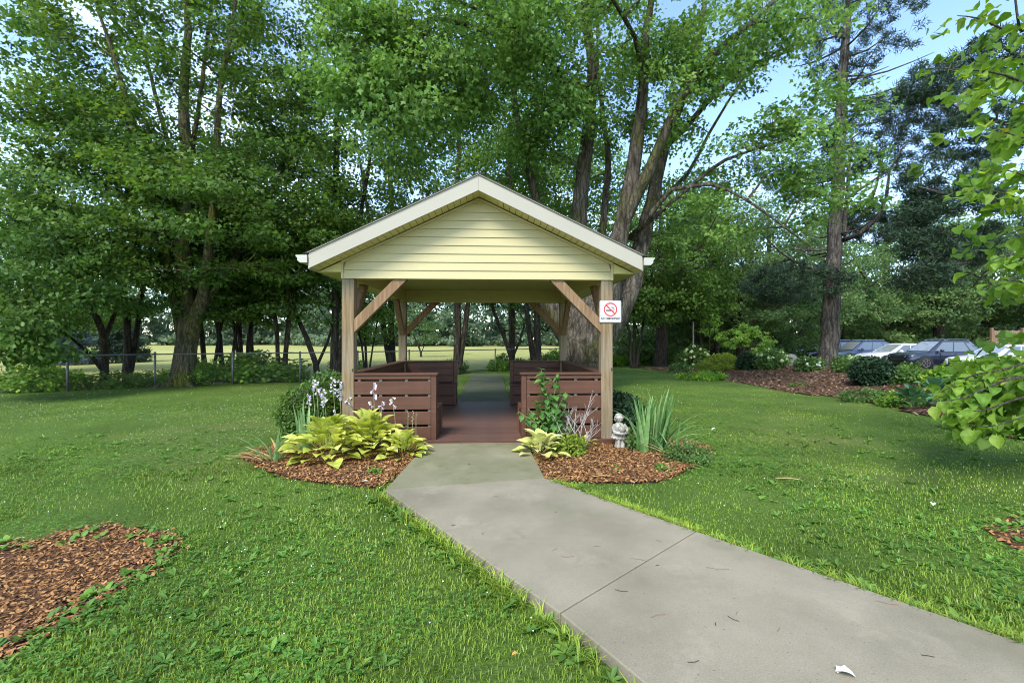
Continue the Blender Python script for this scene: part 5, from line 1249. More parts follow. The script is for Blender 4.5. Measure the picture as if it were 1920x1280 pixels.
# ------------------------------------------------------------------ shrubs at the fence and in the long bed
UG = 'shrubs at the foot of the chain link fence'
uproto = []
r_ = random.Random(21)
def under(i, x, y, s, label):
    if len(uproto) < 4:
        o = shrub((0, 0, 0), (.75, .6, .5), 110, label, 'under' if len(uproto) < 2 else 'bright', .10, 24, .24, T=T_OVAL, seed=30 + len(uproto), shell=.4, gap=.25, name='fence_shrub'); uproto.append(o)
    else: o = copy_tree(uproto[r_.randrange(4)])
    o.name = 'fence_shrub'; o.location = (x, y, float(terrain(x, y)) - .05); sz = s * r_.uniform(.8, 1.25); o.scale = (s * r_.uniform(.9, 1.4), s, sz); o.rotation_euler = (0, 0, r_.uniform(-.6, .6)); o['label'] = label; o['group'] = UG
i = 0
for k in range(len(FL) - 1):
    for u in (.12, .45, .78):
        x = FL[k][0] + (FL[k + 1][0] - FL[k][0]) * u; y = FL[k][1] + (FL[k + 1][1] - FL[k][1]) * u
        px = 960 + F * x / y
        if px < -30 or px > 1420 or 866 < px < 905 or (700 < px < 850): continue
        if px < 1000 and r_.random() < .18: continue
        off = r_.uniform(.25, .95); s = r_.uniform(.55, 1.05)
        if px < 130 or 370 < px < 500: s *= 1.25
        if px > 1180: s *= 1.35
        under(i, x - off * .4, y + off, s, ordinal(px, 'green shrub behind the wire fence')); i += 1
# specific ones
def S_(px, py, *a, **k): 
    z = F * H / (py - HOR); p = Vector(((px - 960) / F * z, z, 0)); 
    for _ in range(4):                         # settle on the raised ground
        h = float(terrain(p.x, p.y)); z = F * (H - h) / (py - HOR); p = Vector(((px - 960) / F * z, z, 0))
    return shrub(p, *a, **k)
S_(1300, 690, (.75, .7, .62), 130, 'white hydrangea bush with big blooms at the left end of the long bed', 'hydr', .11, 22, .2, name='hydrangea', seed=50, blooms=(20, .085, 'green_white'))
S_(1355, 694, (.95, .6, .38), 130, 'yellow flowering perennial patch between the two hydrangeas', 'yellow', .07, 30, .18, name='flowering_plant', cat='plant', seed=51, T=T_KITE)
S_(1325, 700, (.5, .4, .26), 60, 'reddish-tinged low plant at the lawn edge of the long bed', 'yellow', .06, 24, .15, name='flowering_plant', cat='plant', seed=52, T=T_KITE)
S_(1275, 698, (.42, .35, .22), 60, 'pale variegated clump at the left tip of the long bed', 'hydr', .10, 14, .16, name='hosta_clump', cat='plant', seed=53, blooms=(6, .04, 'green_white'))
S_(1315, 712, (.9, .5, .16), 110, 'flat dark green ground cover at the lawn edge', 'under', .06, 30, .15, name='ground_cover', cat='plant', seed=54)
S_(1403, 701, (.42, .42, .36), 200, 'small dark conifer bush under the pale acer', 'yew', .07, 34, .13, name='conifer_shrub', seed=55, shell=.2, T=T_KITE)
S_(1252, 685, (.55, .5, .5), 130, 'dark bush at the foot of the round-headed tree', 'box', .09, 26, .18, name='dark_shrub', seed=56)
S_(1447, 699, (.55, .5, .42), 110, 'leafy hydrangea with lime blooms right of the acer', 'hydr', .10, 22, .18, name='hydrangea', seed=57, blooms=(14, .09, 'green_white'))
S_(1425, 686, (.6, .5, .5), 90, 'bright feathery bush behind the lime-bloomed hydrangea', 'bright', .09, 24, .2, name='leafy_shrub', seed=58)
S_(1518, 706, (.42, .4, .27), 100, 'white-flowered hydrangea just left of the pine trunk', 'hydr', .10, 18, .16, name='hydrangea', seed=59, blooms=(8, .055, 'white_flower'))
S_(1636, 735, (.50, .5, .38), 300, 'round dark yew bush in the middle of the long bed', 'yew', .065, 36, .13, name='yew_shrub', seed=60, shell=.2, T=T_KITE)
S_(1588, 694, (.38, .4, .28), 80, 'lime hydrangea just right of the pine trunk', 'hydr', .11, 22, .2, name='hydrangea', seed=61, blooms=(16, .09, 'green_white'))
S_(1605, 700, (.5, .4, .22), 80, 'tall leafy bush in front of the white parked car', 'hydr', .12, 22, .22, name='leafy_shrub', seed=62)
S_(1706, 712, (.2, .2, .24), 34, 'upright leafy perennial in front of the navy car', 'bright', .10, 16, .18, name='leafy_shrub', seed=63)
S_(1812, 730, (.85, .6, .24), 150, 'wide dark leafy bush in front of the white car at the right', 'under', .10, 24, .2, name='leafy_shrub', seed=64)
S_(1700, 738, (.55, .45, .2), 110, 'loose grey-green perennial in the right bed', 'linden', .08, 20, .16, name='leafy_shrub', seed=65)
S_(1620, 752, (.5, .3, .15), 70, 'low green ground plant at the lawn edge right of the round yew', 'hydr', .06, 18, .12, name='ground_cover', cat='plant', seed=66)
S_(1690, 762, (.45, .3, .16), 60, 'low ground plant at the lawn edge left of the blue-green hosta', 'under', .06, 18, .12, name='ground_cover', cat='plant', seed=67)
S_(1500, 726, (.35, .2, .06), 26, 'scattered pale weeds on the old mulch', 'linden', .05, 10, .1, name='weed', cat='weed', seed=68)
S_(1860, 745, (.8, .7, .34), 150, 'dense dark green bush at the right edge behind the heart leaves', 'under', .10, 24, .2, name='leafy_shrub', seed=69)
for q, (px, py, n_, sz, lb) in enumerate(((1712, 768, 24, 1.2, 'blue-green hosta at the lawn edge of the right bed'), (1752, 760, 20, 1.2, 'large-leaved green hosta behind the heart-leaved branches'))):
    hosta(gp(px, py), n_, sz, lb, 'hosta_green', seed=70 + q)
st_ = gp(1482, 692); bs_ = MB().ball((0, 0, .28), (.55, .35, .42), 12, 8); rb = random.Random(2)
bs_.v = [tuple(Vector(v) * rb.uniform(.86, 1.1)) for v in bs_.v]; bo = bs_.build('boulder', M['stone'], smooth_=True); bo.location = (st_.x, st_.y, float(terrain(st_.x, st_.y)) - .02); tag(bo, 'grey boulder in the long bed left of the pine trunk', 'rock')
# light green acer
az_ = gp(1398, 692); g = np.random.default_rng(77); aw = lambda px, py: Vector(((px - 960) / F * az_.y, az_.y, H + (HOR - py) / F * az_.y))
tree('small_acer', 'small pale green layered acer in the long bed', 'tree', az_, [[(az_, .05), (aw(1398, 668), .04), (aw(1390, 645), .03), (aw(1370, 625), .012)], [(aw(1398, 665), .03), (aw(1415, 640), .02), (aw(1435, 625), .01)]],
     [(aw(1375, 636), (.8, .8, .5), 2), (aw(1428, 640), (.7, .7, .5), 1.6), (aw(1400, 622), (.6, .6, .4), 1)], 125, G['acer'], M['bark'], g, leaf=.10, nper=26, R=.2, T=T_MAPLE, gap=.2, zmin=.5, flat=.4, zlow=.5, rtip=.003)
az2 = gp(1330, 690); aw2 = lambda px, py: Vector(((px - 960) / F * az2.y, az2.y, H + (HOR - py) / F * az2.y))
tree('young_tree', 'slender yellow-green sapling behind the white hydrangea', 'tree', az2, [[(az2, .03), (aw2(1330, 640), .02), (aw2(1331, 575), .008)]], [(aw2(1330, 600), (.5, .4, .85), 1)], 50, G['acer'], M['bark'], g, leaf=.12, nper=14, R=.2, T=T_OVAL, gap=0, zmin=.5, rtip=.003)
pl = empty('utility_pipe', at(1300, 690, 27) * 1, 0, 'thin pale pole standing among the trees right of the gazebo', 'pole'); pl.location.z = 0
MB().tube([(0, 0, 0), (0, 0, 2.6)], .04, 8).build('pole', M['gutter'], pl)

# ------------------------------------------------------------------ heart-leaved tree at the right edge (trunk outside the view)
zr = 4.6
R_ = lambda px, py, dz=0: at(px, py, zr + dz)
rb0 = Vector((6.35, 4.9, 0)); rbt = empty('heart_leaved_tree', rb0, 0, 'near tree with bright heart-shaped leaves reaching in from the right edge', 'tree')
BR = [([R_(2040, 160), R_(1960, 95), R_(1890, 60), R_(1835, 35), R_(1795, 30)], .02), ([R_(2040, 200), R_(1950, 170), R_(1880, 140), R_(1800, 130), R_(1735, 128)], .018), ([R_(1950, 20), R_(1915, 60), R_(1900, -20), R_(1880, -60)], .018),
      ([R_(2040, 230), R_(1960, 205), R_(1895, 190), R_(1845, 175)], .014), ([R_(2040, 280), R_(1950, 265), R_(1890, 250), R_(1850, 235)], .014), ([R_(2040, 360), R_(1950, 340), R_(1890, 320), R_(1845, 330)], .014), ([R_(2040, 400), R_(1960, 385), R_(1890, 365), R_(1850, 355)], .012),
      ([R_(2040, 520, -.2), R_(1960, 485, -.2), R_(1880, 480, -.2), R_(1820, 515, -.2)], .014), ([R_(2040, 560, -.2), R_(1950, 535, -.2), R_(1880, 525, -.2), R_(1845, 545, -.2)], .012),
      ([R_(2060, 660), R_(1980, 685), R_(1910, 705), R_(1840, 712), R_(1790, 718)], .018), ([R_(2060, 620), R_(1960, 665), R_(1890, 690), R_(1820, 705), R_(1765, 735)], .018), ([R_(2060, 680, -.2), R_(1960, 700, -.2), R_(1880, 715, -.2), R_(1810, 745, -.2), R_(1765, 752, -.2)], .018),
      ([R_(2060, 700, -.4), R_(1970, 730, -.4), R_(1900, 750, -.4), R_(1840, 770, -.4), R_(1790, 770, -.4)], .016), ([R_(2060, 740, -.4), R_(1980, 765, -.4), R_(1910, 785, -.4), R_(1850, 800, -.4), R_(1815, 795, -.4)], .014), ([R_(2060, 690, .3), R_(1980, 700, .3), R_(1900, 720, .3), R_(1840, 740, .3)], .014),
      ([R_(2060, 300, .5), R_(1980, 300, .5), R_(1925, 285, .5)], .012), ([R_(2060, 420, .4), R_(1980, 425, .4), R_(1915, 430, .4), R_(1890, 440, .4)], .012), ([R_(2060, 90, .4), R_(1980, 70, .4), R_(1920, 110, .4), R_(1870, 105, .4)], .012)]
stb = MB(); stb.tube([(0, 0, -.1), (.03, 0, 1.2), (.05, .05, 2.6), (.0, .1, 4.6)], [.10, .085, .07, .03], 10)
RL = [blade_mesh('leaf', G['redbud'], .03, radians(e_), .118, .053, radians(b_), .34, 6, .0028, .16, True) for e_, b_ in ((5, 60), (-20, 50), (-45, 45), (-65, 30), (-10, 85))]
rr = random.Random(14); nl = 0; rest_tips = []
for pts, r0 in BR:
    Q_ = spline([(p, r0 * (1 - .8 * i / (len(pts) - 1))) for i, p in enumerate(pts)], .09); root = Vector((.03, .02, max(.8, min(4.2, Q_[0][2] - .5))))
    loc = [Vector(q[:3]) - rb0 for q in Q_]; stb.tube([root] + loc, [r0 * 1.3] + [max(.003, q[3]) for q in Q_], 5)
    for i in range(2, len(loc)):
        d = (loc[i] - loc[i - 1]); az = math.atan2(d.y, d.x)
        if 960 + F * Q_[i][0] / Q_[i][1] > 1990: continue
        for s in (-1, 1):
            for rep in range(1):
                if nl >= 296: break
                if rr.random() < .30: continue
                c = link('leaf', RL[rr.randrange(5)], rbt); c.location = loc[i] + Vector((rr.uniform(-.04, .04), rr.uniform(-.10, .10), rr.uniform(-.05, .02)))
                c.rotation_euler = (rr.uniform(-.35, .35), rr.uniform(-.2, .35), az + s * rr.uniform(.3, 1.5)); k = rr.uniform(.65, 1.15); c.scale = (k, k, k); nl += 1
    rest_tips += [tuple(l) for l in loc[1:]]
stb.build('trunk', M['redbud_bark'], rbt, smooth_=True)
g = np.random.default_rng(3); G['redbud2'] = leafmat('heart_leaf_mass', [(.075, .155, .018), (.115, .22, .026), (.165, .28, .034), (.23, .32, .045)], trans=.45)
tp = np.array(rest_tips); tp = tp[tp[:, 0] > -1.5] + g.normal(size=(len(tp[tp[:, 0] > -1.5]), 3)) * np.array([.08, .3, .08]) + np.array([.15, .3, .02])
low = np.array([(R_(g.uniform(1800, 2000), g.uniform(705, 815), g.uniform(.2, .7)) - rb0)[:] for _ in range(90)]); tp = np.concatenate([tp, low])
fm_ = foliage_mesh('foliage', tp, tp * 0 + np.array([-1., -.4, 0]), 9, .16, .105, T_HEART, G['redbud2'], g, flat=.6, droop=.8)
tag(link('foliage', fm_, rbt), kind='stuff')
# dark low leaves under it
shrub(gp(1870, 815), (.55, .4, .28), 90, 'dark low leaves under the heart-leaved branches at the right edge', 'under', .10, 18, .16, name='leafy_shrub', seed=80)

# ------------------------------------------------------------------ parked cars
def paint(name, c, metal=.3):
    m, nt, b = newmat(name); b.inputs['Base Color'].default_value = (*c, 1); b.inputs['Roughness'].default_value = .22; b.inputs['Metallic'].default_value = metal; b.inputs['Coat Weight'].default_value = .8; b.inputs['Coat Roughness'].default_value = .05
    n = noise_node(nt, 3, 4); r = ramp(nt, [tuple(v * .88 for v in c), c], [.35, .65]); nt.links.new(n.outputs[0], r.inputs[0]); nt.links.new(r.outputs[0], b.inputs['Base Color']); return m
M['navy'] = paint('navy_paint', (.022, .027, .045)); M['blue'] = paint('blue_paint', (.04, .06, .12)); M['white_paint'] = paint('white_paint', (.78, .79, .8), 0); M['black_paint'] = paint('black_paint', (.012, .012, .014))
def glassy(name, c):
    m, nt, b = newmat(name); b.inputs['Base Color'].default_value = (*c, 1); b.inputs['Roughness'].default_value = .04; b.inputs['Specular IOR Level'].default_value = .9; b.inputs['Coat Weight'].default_value = 1; b.inputs['Coat IOR'].default_value = 1.9; return m
M['glass'] = glassy('car_glass', (.04, .05, .055)); M['lamp'] = glassy('headlight_lens', (.55, .58, .6))
M['windscreen'] = glassy('windscreen_glass_sky_sheen', (.26, .28, .29)); M['rubber'] = noisy('tyre_rubber', (.012, .012, .012), (.025, .025, .025), 20, .85, .1); M['alloy'] = noisy('alloy_rim', (.32, .33, .34), (.45, .46, .47), 10, .3, 0, metal=.8)  # windscreen base colour paled to stand in for bright sky reflected in it
M['plastic'] = noisy('black_plastic', (.015, .015, .016), (.03, .03, .03), 20, .6, .1); M['chrome'] = noisy('bright_metal', (.6, .6, .62), (.7, .7, .72), 10, .15, 0, metal=1)
def car(loc, mat, label, suv=True):
    z = float(terrain(loc[0], loc[1])) + .015
    o = empty('parked_car', (loc[0], loc[1], z), 0, label, 'car', 'cars parked side by side beyond the right bed')
    L, Wd = (4.62, 1.86) if suv else (4.6, 1.80); Hh = 1.66 if suv else 1.46; hb = .98 if suv else .88; gb = .22
    P = M[mat]
    # lower body: stations along x (front at x = 0), half section outline
    st = [(0.0, .62, .34, hb - .34), (.05, .80, .26, hb - .20), (.25, .90, .24, hb - .10), (.8, .93, gb, hb - .03), (1.35, .93, gb, hb + .02), (2.2, .93, gb, hb + .01), (3.2, .93, gb, hb + .03), (4.1, .92, gb + .02, hb + .06), (4.45, .88, .28, hb + .04), (L, .78, .36, hb - .06)]
    V = []; n = 9
    for x, hw, zb, zt in st:
        hw *= Wd / 1.86; half = [(0, zb), (hw * .86, zb), (hw * .97, zb + .10), (hw, zb + (zt - zb) * .45), (hw * .985, zb + (zt - zb) * .72), (hw * .94, zt - .035), (hw * .86, zt), (hw * .45, zt + .035), (0, zt + .045)]
        V += [(x, -y, zz) for y, zz in half] + [(x, y, zz) for y, zz in half[::-1]]
    m = 2 * n; Fc = [(i * m + k, i * m + (k + 1) % m, (i + 1) * m + (k + 1) % m, (i + 1) * m + k) for i in range(len(st) - 1) for k in range(m)]
    Fc += [tuple(range(m)), tuple(range((len(st) - 1) * m, len(st) * m))[::-1]]
    b = MB(); b.add(V, Fc); me = fixn(b.mesh('body', P, True)); bd = link('body', me, o)
    # greenhouse
    xa, xb, xc, xd = (1.22, 2.02, 3.75, 4.42) if suv else (1.25, 2.15, 3.35, 4.15)
    bw, rw = .86 * Wd / 1.86, .66 * Wd / 1.86; z0 = hb + .0; zr_ = Hh
    def ghp(x, f): return x
    low = [(xa, -bw * .90, z0 + .03), (xa + .16, -bw, z0), (xd - .35, -bw, z0 + .02), (xd, -bw * .86, z0 + .05), (xd, bw * .86, z0 + .05), (xd - .35, bw, z0 + .02), (xa + .16, bw, z0), (xa, bw * .90, z0 + .03)]
    hi = [(xb, -rw * .93, zr_ - .05), (xb + .10, -rw, zr_ - .03), (xc - .2, -rw, zr_ - .03), (xc, -rw * .92, zr_ - .08), (xc, rw * .92, zr_ - .08), (xc - .2, rw, zr_ - .03), (xb + .10, rw, zr_ - .03), (xb, rw * .93, zr_ - .05)]
    cr = [(xb + .12, -rw * .6, zr_), (xb + .4, -rw * .6, zr_ + .02), (xc - .3, -rw * .6, zr_ + .01), (xc - .08, -rw * .6, zr_ - .04), (xc - .08, rw * .6, zr_ - .04), (xc - .3, rw * .6, zr_ + .01), (xb + .4, rw * .6, zr_ + .02), (xb + .12, rw * .6, zr_)]
    b = MB(); b.add(low + hi + cr, [(i, (i + 1) % 8, 8 + (i + 1) % 8, 8 + i) for i in range(8)] + [(8 + i, 8 + (i + 1) % 8, 16 + (i + 1) % 8, 16 + i) for i in range(8)] + [(16, 17, 22, 23), (17, 18, 21, 22), (18, 19, 20, 21)])
    link('cabin', fixn(b.mesh('cabin', P)), o)
    lo, h = [Vector(v) for v in low], [Vector(v) for v in hi]
    def pane(name, a, b_, c, d, off, ins=(.06, .06, .08, .08)):
        # a,b low edge; c,d upper edge (b->c)
        def at2(u, v): return a.lerp(b_, u).lerp(d.lerp(c, u), v)
        q = [at2(ins[0], ins[2]), at2(1 - ins[1], ins[2]), at2(1 - ins[1], 1 - ins[3]), at2(ins[0], 1 - ins[3])]
        nn = (q[1] - q[0]).cross(q[3] - q[0]).normalized(); ctr = Vector((2.6, 0, 1.2)); nn = nn if nn.dot(sum(q, Vector()) / 4 - ctr) > 0 else -nn
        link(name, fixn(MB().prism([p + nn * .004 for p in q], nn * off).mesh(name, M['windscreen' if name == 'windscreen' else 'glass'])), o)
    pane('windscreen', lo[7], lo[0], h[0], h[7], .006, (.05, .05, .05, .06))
    pane('rear_window', lo[3], lo[4], h[4], h[3], .006)
    for s in (0, 1):
        A1, A2, B1, B2 = (lo[1], lo[2], h[1], h[2]) if s == 0 else (lo[6], lo[5], h[6], h[5])
        AF, BF = (lo[0], h[0]) if s == 0 else (lo[7], h[7])
        m1 = .42; Lm, Hm = A1.lerp(A2, m1), B1.lerp(B2, m1); m3 = .80; L3, H3 = A1.lerp(A2, m3), B1.lerp(B2, m3)
        pane('side_window', A1, Lm, Hm, B1, .005, (.03, .04, .06, .12)); pane('side_window', Lm, L3, H3, Hm, .005, (.04, .05, .06, .12)); pane('side_window', L3, A2, B2, H3, .005, (.06, .12, .12, .2))
    # wheels
    R = .36 if suv else .33
    for x in (.88, 3.62):
        for s in (-1, 1):
            y = s * (Wd / 2 - .10); ar = MB(); npt = 16
            outer = [(x + (R + .085) * cos(t), R + (R + .085) * sin(t)) for t in np.linspace(-.25, pi + .25, npt)]
            ar.prism([(u, s * (Wd / 2 - .005), v) for u, v in outer], (0, s * .012, 0)); link('wheel_arch', fixn(ar.mesh('wheel_arch', M['plastic'])), o)
            w = MB(); w.lathe([(R * .62, -.11), (R * .93, -.115), (R, -.08), (R, .08), (R * .93, .115), (R * .62, .11)], 24); wo = link('wheel', w.mesh('wheel', M['rubber'], True), o); wo.location = (x, s * (Wd / 2 - .075), R); wo.rotation_euler = (pi / 2, 0, 0)
            rim = MB(); rim.lathe([(.03, .0), (.07, .125), (.09, .0)], 12)
            for k in range(5): a_ = k * 2 * pi / 5; rim.bar((.05 * cos(a_), .05 * sin(a_), -s * .112), (R * .63 * cos(a_), R * .63 * sin(a_), -s * .108), .05, .02, up=(0, 0, 1))
            rim.add(*ringflat(R * .66, R * .56, -s * .116, -s * .10)); link('rim', fixn(rim.mesh('rim', M['alloy'])), wo)
    # front details
    for s in (-1, 1):
        y = s * .62 * Wd / 1.86
        link('headlight', fixn(MB().prism([(.045, y - s * .10, hb - .30), (.14, y + s * .22, hb - .26), (.30, y + s * .268, hb - .17), (.07, y - s * .10, hb - .215)], (-.035, s * .012, .01)).mesh('headlight', M['lamp'])), o)
        link('mirror', fixn(MB().ball((1.72, s * (Wd / 2 + .09), hb + .10), (.10, .12, .08), 10, 7).mesh('mirror', P if mat != 'white_paint' else M['white_paint'], True)), o)
        link('door_handle', MB().box((2.55, s * (Wd / 2 - .008), hb - .14), (2.75, s * (Wd / 2 + .018), hb - .11)).mesh('door_handle', M['chrome']), o)
        link('sill', MB().box((1.3, s * (Wd / 2 - .06), gb - .02), (3.2, s * (Wd / 2 - .005), gb + .08)).mesh('sill', M['plastic']), o)
        for xx in (1.72, 2.62, 3.42): link('door_seam', MB().box((xx, s * (Wd / 2 - .02), gb + .1), (xx + .012, s * (Wd / 2 + .0022), hb - .06)).mesh('door_seam', M['black']), o)
        if suv: link('roof_rail', MB().tube([(xb + .2, s * rw * .93, zr_ + .01), (xb + .35, s * rw * .93, zr_ + .05), (xc - .3, s * rw * .93, zr_ + .05), (xc - .12, s * rw * .93, zr_)], .018, 6).mesh('roof_rail', M['chrome']), o)
    gr = MB()
    for k in range(4): gr.box((-.015 + .004 * k, -.48, hb - .50 + k * .06), (.06, .48, hb - .47 + k * .06))
    link('grille_bar', gr.mesh('grille_bar', M['chrome']), o)
    link('grille', MB().box((-.005, -.50, hb - .53), (.07, .50, hb - .27)).mesh('grille', M['plastic']), o)
    link('lower_bumper', MB().box((-.02, -.66, .26), (.12, .66, .40)).mesh('lower_bumper', M['plastic']), o)
    return o
def ringflat(ro, ri, z0, z1, n=20):
    V = [(r * cos(2 * pi * k / n), r * sin(2 * pi * k / n), z) for z in (z0, z1) for r in (ro, ri) for k in range(n)]
    Fc = []
    for k in range(n):
        k2 = (k + 1) % n; Fc += [(k, k2, n + k2, n + k), (2 * n + k, 3 * n + k, 3 * n + k2, 2 * n + k2), (k, 2 * n + k, 2 * n + k2, k2), (n + k, n + k2, 3 * n + k2, 3 * n + k)]
    return V, Fc
car((22.75, 26.9), 'navy', 'navy blue parked car with pale windscreen, second from the right')
car((22.9, 29.75), 'white_paint', 'white parked car between the navy car and the blue car', False)
car((22.6, 32.6), 'blue', 'blue parked car just right of the pine trunk')
car((22.4, 35.4), 'black_paint', 'black parked car whose nose shows left of the pine trunk')
car((23.4, 23.9), 'white_paint', 'white parked car farthest right, behind the bright heart leaves', False)
# brown board fence beyond the cars
bf0 = Vector((32.6, 31.0, -.2)); bf = empty('board_fence', bf0, 0, 'brown weathered wooden board fence beyond the car park at the right edge', 'fence')
for k in range(46):
    hh = 2.32 + .02 * ((k * 5) % 3); o = MB().box((-.065, -.012, 0), (.065, .012, hh)).build('board', M['fencewood'], bf); o.location = (.09 + k * .142, 0, .03)
for k in range(4): o = MB().box((-.07, -.07, 0), (.07, .07, 2.55)).build('post', M['brace'], bf); o.location = (k * 2.1, -.09, 0)
for zz in (.4, 1.9): MB().box((0, .0125, zz), (6.5, .05, zz + .09)).build('rail', M['fencewood'], bf)

# ------------------------------------------------------------------ lawn: blades, clover, weeds
g = np.random.default_rng(42)
shr = lambda P_, k: [p.lerp(sum(P_, Vector()) / len(P_), k + random.uniform(-.03, .05)) for p in P_]
def outw(p, q, k): d = q - p; return Vector((d.y, -d.x, 0)).normalized() * k
PATHX = [pL0, pL1 - outw(pL1, pL2, -.045), pL2 - outw(pL1, pL2, -.05), pL3 - outw(pL2, pL3, -.05), pR3, pR2, pR1, pR0]
EX = [PATHX, BACKP, DECK, shr(M2d, .05), shr(M3d, .05), BEDd]
M1s = shr(M1d, .08)
def free(x, y, mulch_edge=True):
    m = np.ones(len(x), bool)
    for P_ in EX: m &= ~inpoly(x, y, P_)
    for P_ in (M1s, M4d): m &= ~inpoly(x, y, P_)
    return m
def fencey(x):
    fx_, fy_ = zip(*FL); return np.interp(x, fx_, fy_)
def scatter(n, z0, z1, p):
    p = p + 1e-3; u = g.random(n); y = (z0 ** (1 - p) + u * (z1 ** (1 - p) - z0 ** (1 - p))) ** (1 / (1 - p)); x = (g.random(n) * 2 - 1) * (y * 1.22 + 1.2)
    m = free(x, y) & (y < fencey(x) + .5); return x[m], y[m]
def blades(name, n, z0, z1, p, h, w, nseg, mat, hmul=None):
    x, y = scatter(n, z0, z1, p); bare = vnoise(x, y, .9, 44) * .7 + vnoise(x, y, 4, 45) * .3; kp = ~((bare > .56) & (g.random(len(x)) < np.clip((bare - .56) * 8, 0, .75))); x, y = x[kp], y[kp]; n = len(x); pn = vnoise(x, y, 1.1, 3); pn2 = vnoise(x, y, 3.1, 8)
    hh = h * g.uniform(.55, 1.35, n) * (.65 + .7 * pn2); a = g.uniform(0, 2 * pi, n); lean = g.uniform(.15, .95, n)
    if hmul is not None: hh = hh * hmul(y)
    wd = w(y) * g.uniform(.7, 1.3, n); d = np.stack([np.cos(a), np.sin(a), np.zeros(n)], 1); s = np.stack([-np.sin(a), np.cos(a), np.zeros(n)], 1); up = np.array([0, 0, 1.])
    base = np.stack([x, y, terrain(x, y) - .004], 1); mid = base + d * (hh * lean * .35)[:, None] + up * (hh * .62)[:, None]; tip = base + d * (hh * lean)[:, None] + up * (hh * (1 - .35 * lean))[:, None]
    if nseg == 2:
        V = np.stack([base - s * wd[:, None], base + s * wd[:, None], mid - s * (wd * .7)[:, None], mid + s * (wd * .7)[:, None], tip], 1); k = 5
        q = (np.array([[0, 1, 3, 2]])[None] + (np.arange(n) * k)[:, None, None]).reshape(-1, 4); t = (np.array([[2, 3, 4]])[None] + (np.arange(n) * k)[:, None, None]).reshape(-1, 3); Fs = [q, t]
    else:
        V = np.stack([base - s * wd[:, None], base + s * wd[:, None], tip], 1); k = 3; Fs = [(np.array([[0, 1, 2]])[None] + (np.arange(n) * k)[:, None, None]).reshape(-1, 3)]
    r = np.clip(.15 + .5 * pn + .42 * g.random(n) - .12, 0, 1); dry = vnoise(x, y, .8, 17); r[g.random(n) < .012 + .16 * np.clip(dry - .58, 0, 1)] = 1.0
    tag(link(name, mesh_np(name, V.reshape(-1, 3), Fs, mat, np.repeat(r, k))), kind='stuff')
blades('grass', 190000, 1.3, 5.5, 1.1, .029, lambda y: .0018 + .0004 * y, 2, G['grass'])
blades('grass', 210000, 5.0, 30, 1.5, .026, lambda y: .0014 + .0005 * y, 1, G['grass'])
# clover leaves in patches, three leaflets each
def clover(n, z0, z1, p, thr, size):
    x, y = scatter(n, z0, z1, p); m = vnoise(x, y, .95, 21) + .25 * vnoise(x, y, 3.5, 5) > thr; x, y = x[m], y[m]; n = len(x)
    c = np.stack([x, y, terrain(x, y) + g.uniform(.018, .05, n)], 1); Ps, Ds, Ns, sz = [], [], [], []
    a = g.uniform(0, 2 * pi, n); tl = g.normal(size=(n, 3)) * .22 + np.array([0, 0, 1.]); s = size(y) * g.uniform(.7, 1.3, n)
    for k in range(3):
        Ps.append(c); Ds.append(np.stack([np.cos(a + k * 2.094), np.sin(a + k * 2.094), g.normal(0, .15, n)], 1)); Ns.append(tl); sz.append(s)
    T = (np.array([(0, 0, 0), (.46, .45, .06), (.34, .92, .04), (-.34, .92, .04), (-.46, .45, .06)]), np.array([(0, 1, 2, 3, 4)]))
    V, Fc = leaves(np.concatenate(Ps), nrm(np.concatenate(Ns)), np.concatenate(Ds), np.concatenate(sz), T); r = np.tile(g.random(n), 3)
    tag(link('clover', mesh_np('clover', V, Fc, G['clover'], np.repeat(r, 5))), kind='stuff')
clover(30000, 1.4, 6, 1.0, .66, lambda y: .0095 + .0005 * y); clover(16000, 5, 13, 1.2, .66, lambda y: .013 + .001 * y)
# broad-leaved weeds (many leaves, nobody could count them)
def weeds(n, near, L):
    xs_, ys_ = [], []
    if near:                       # along the path edges
        for (p, q) in ((pL1, pL2), (pL2, pL3), (pR1, pR2), (pR2, pR3)):
            side = 1 if p is pL1 or p is pL2 else -1; d = (q - p); nn_ = Vector((-d.y, d.x, 0)).normalized() * -side
            u = g.random(n // 4); off = np.abs(g.normal(0, .07, n // 4)) + .012; xs_.append(p.x + d.x * u + nn_.x * off * 1); ys_.append(p.y + d.y * u + nn_.y * off)
        x, y = np.concatenate(xs_), np.concatenate(ys_); m = free(x, y); x, y = x[m], y[m]
    else:
        x, y = scatter(n, 1.4, 8, 1.0); m = vnoise(x, y, 1.4, 33) > .46; x, y = x[m], y[m]
    n = len(x); k = 7; idx = np.repeat(np.arange(n), k); a = g.uniform(0, 2 * pi, n * k); el = g.uniform(.1, .9, n * k)
    P = np.stack([x[idx], y[idx], terrain(x[idx], y[idx]) + .008], 1); D = np.stack([np.cos(a) * np.cos(el), np.sin(a) * np.cos(el), np.sin(el)], 1); N = np.stack([-np.cos(a) * np.sin(el), -np.sin(a) * np.sin(el), np.cos(el)], 1) + g.normal(size=(n * k, 3)) * .2
    T = (np.array([(0, 0, 0), (.14, .35, .0), (.17, .65, -.02), (0, 1, -.22), (-.17, .65, -.02), (-.14, .35, 0)]), np.array([(0, 1, 2, 3), (0, 3, 4, 5)]))
    V, Fc = leaves(P, nrm(N), D, L * g.uniform(.5, 1.3, n * k), T); tag(link('lawn_weeds', mesh_np('lawn_weeds', V, Fc, G['weed'], np.repeat(np.clip(g.random(n)[idx] * .7 + .3 * g.random(n * k), 0, 1), 6))), kind='stuff')
weeds(460, True, .07); weeds(1900, False, .055)
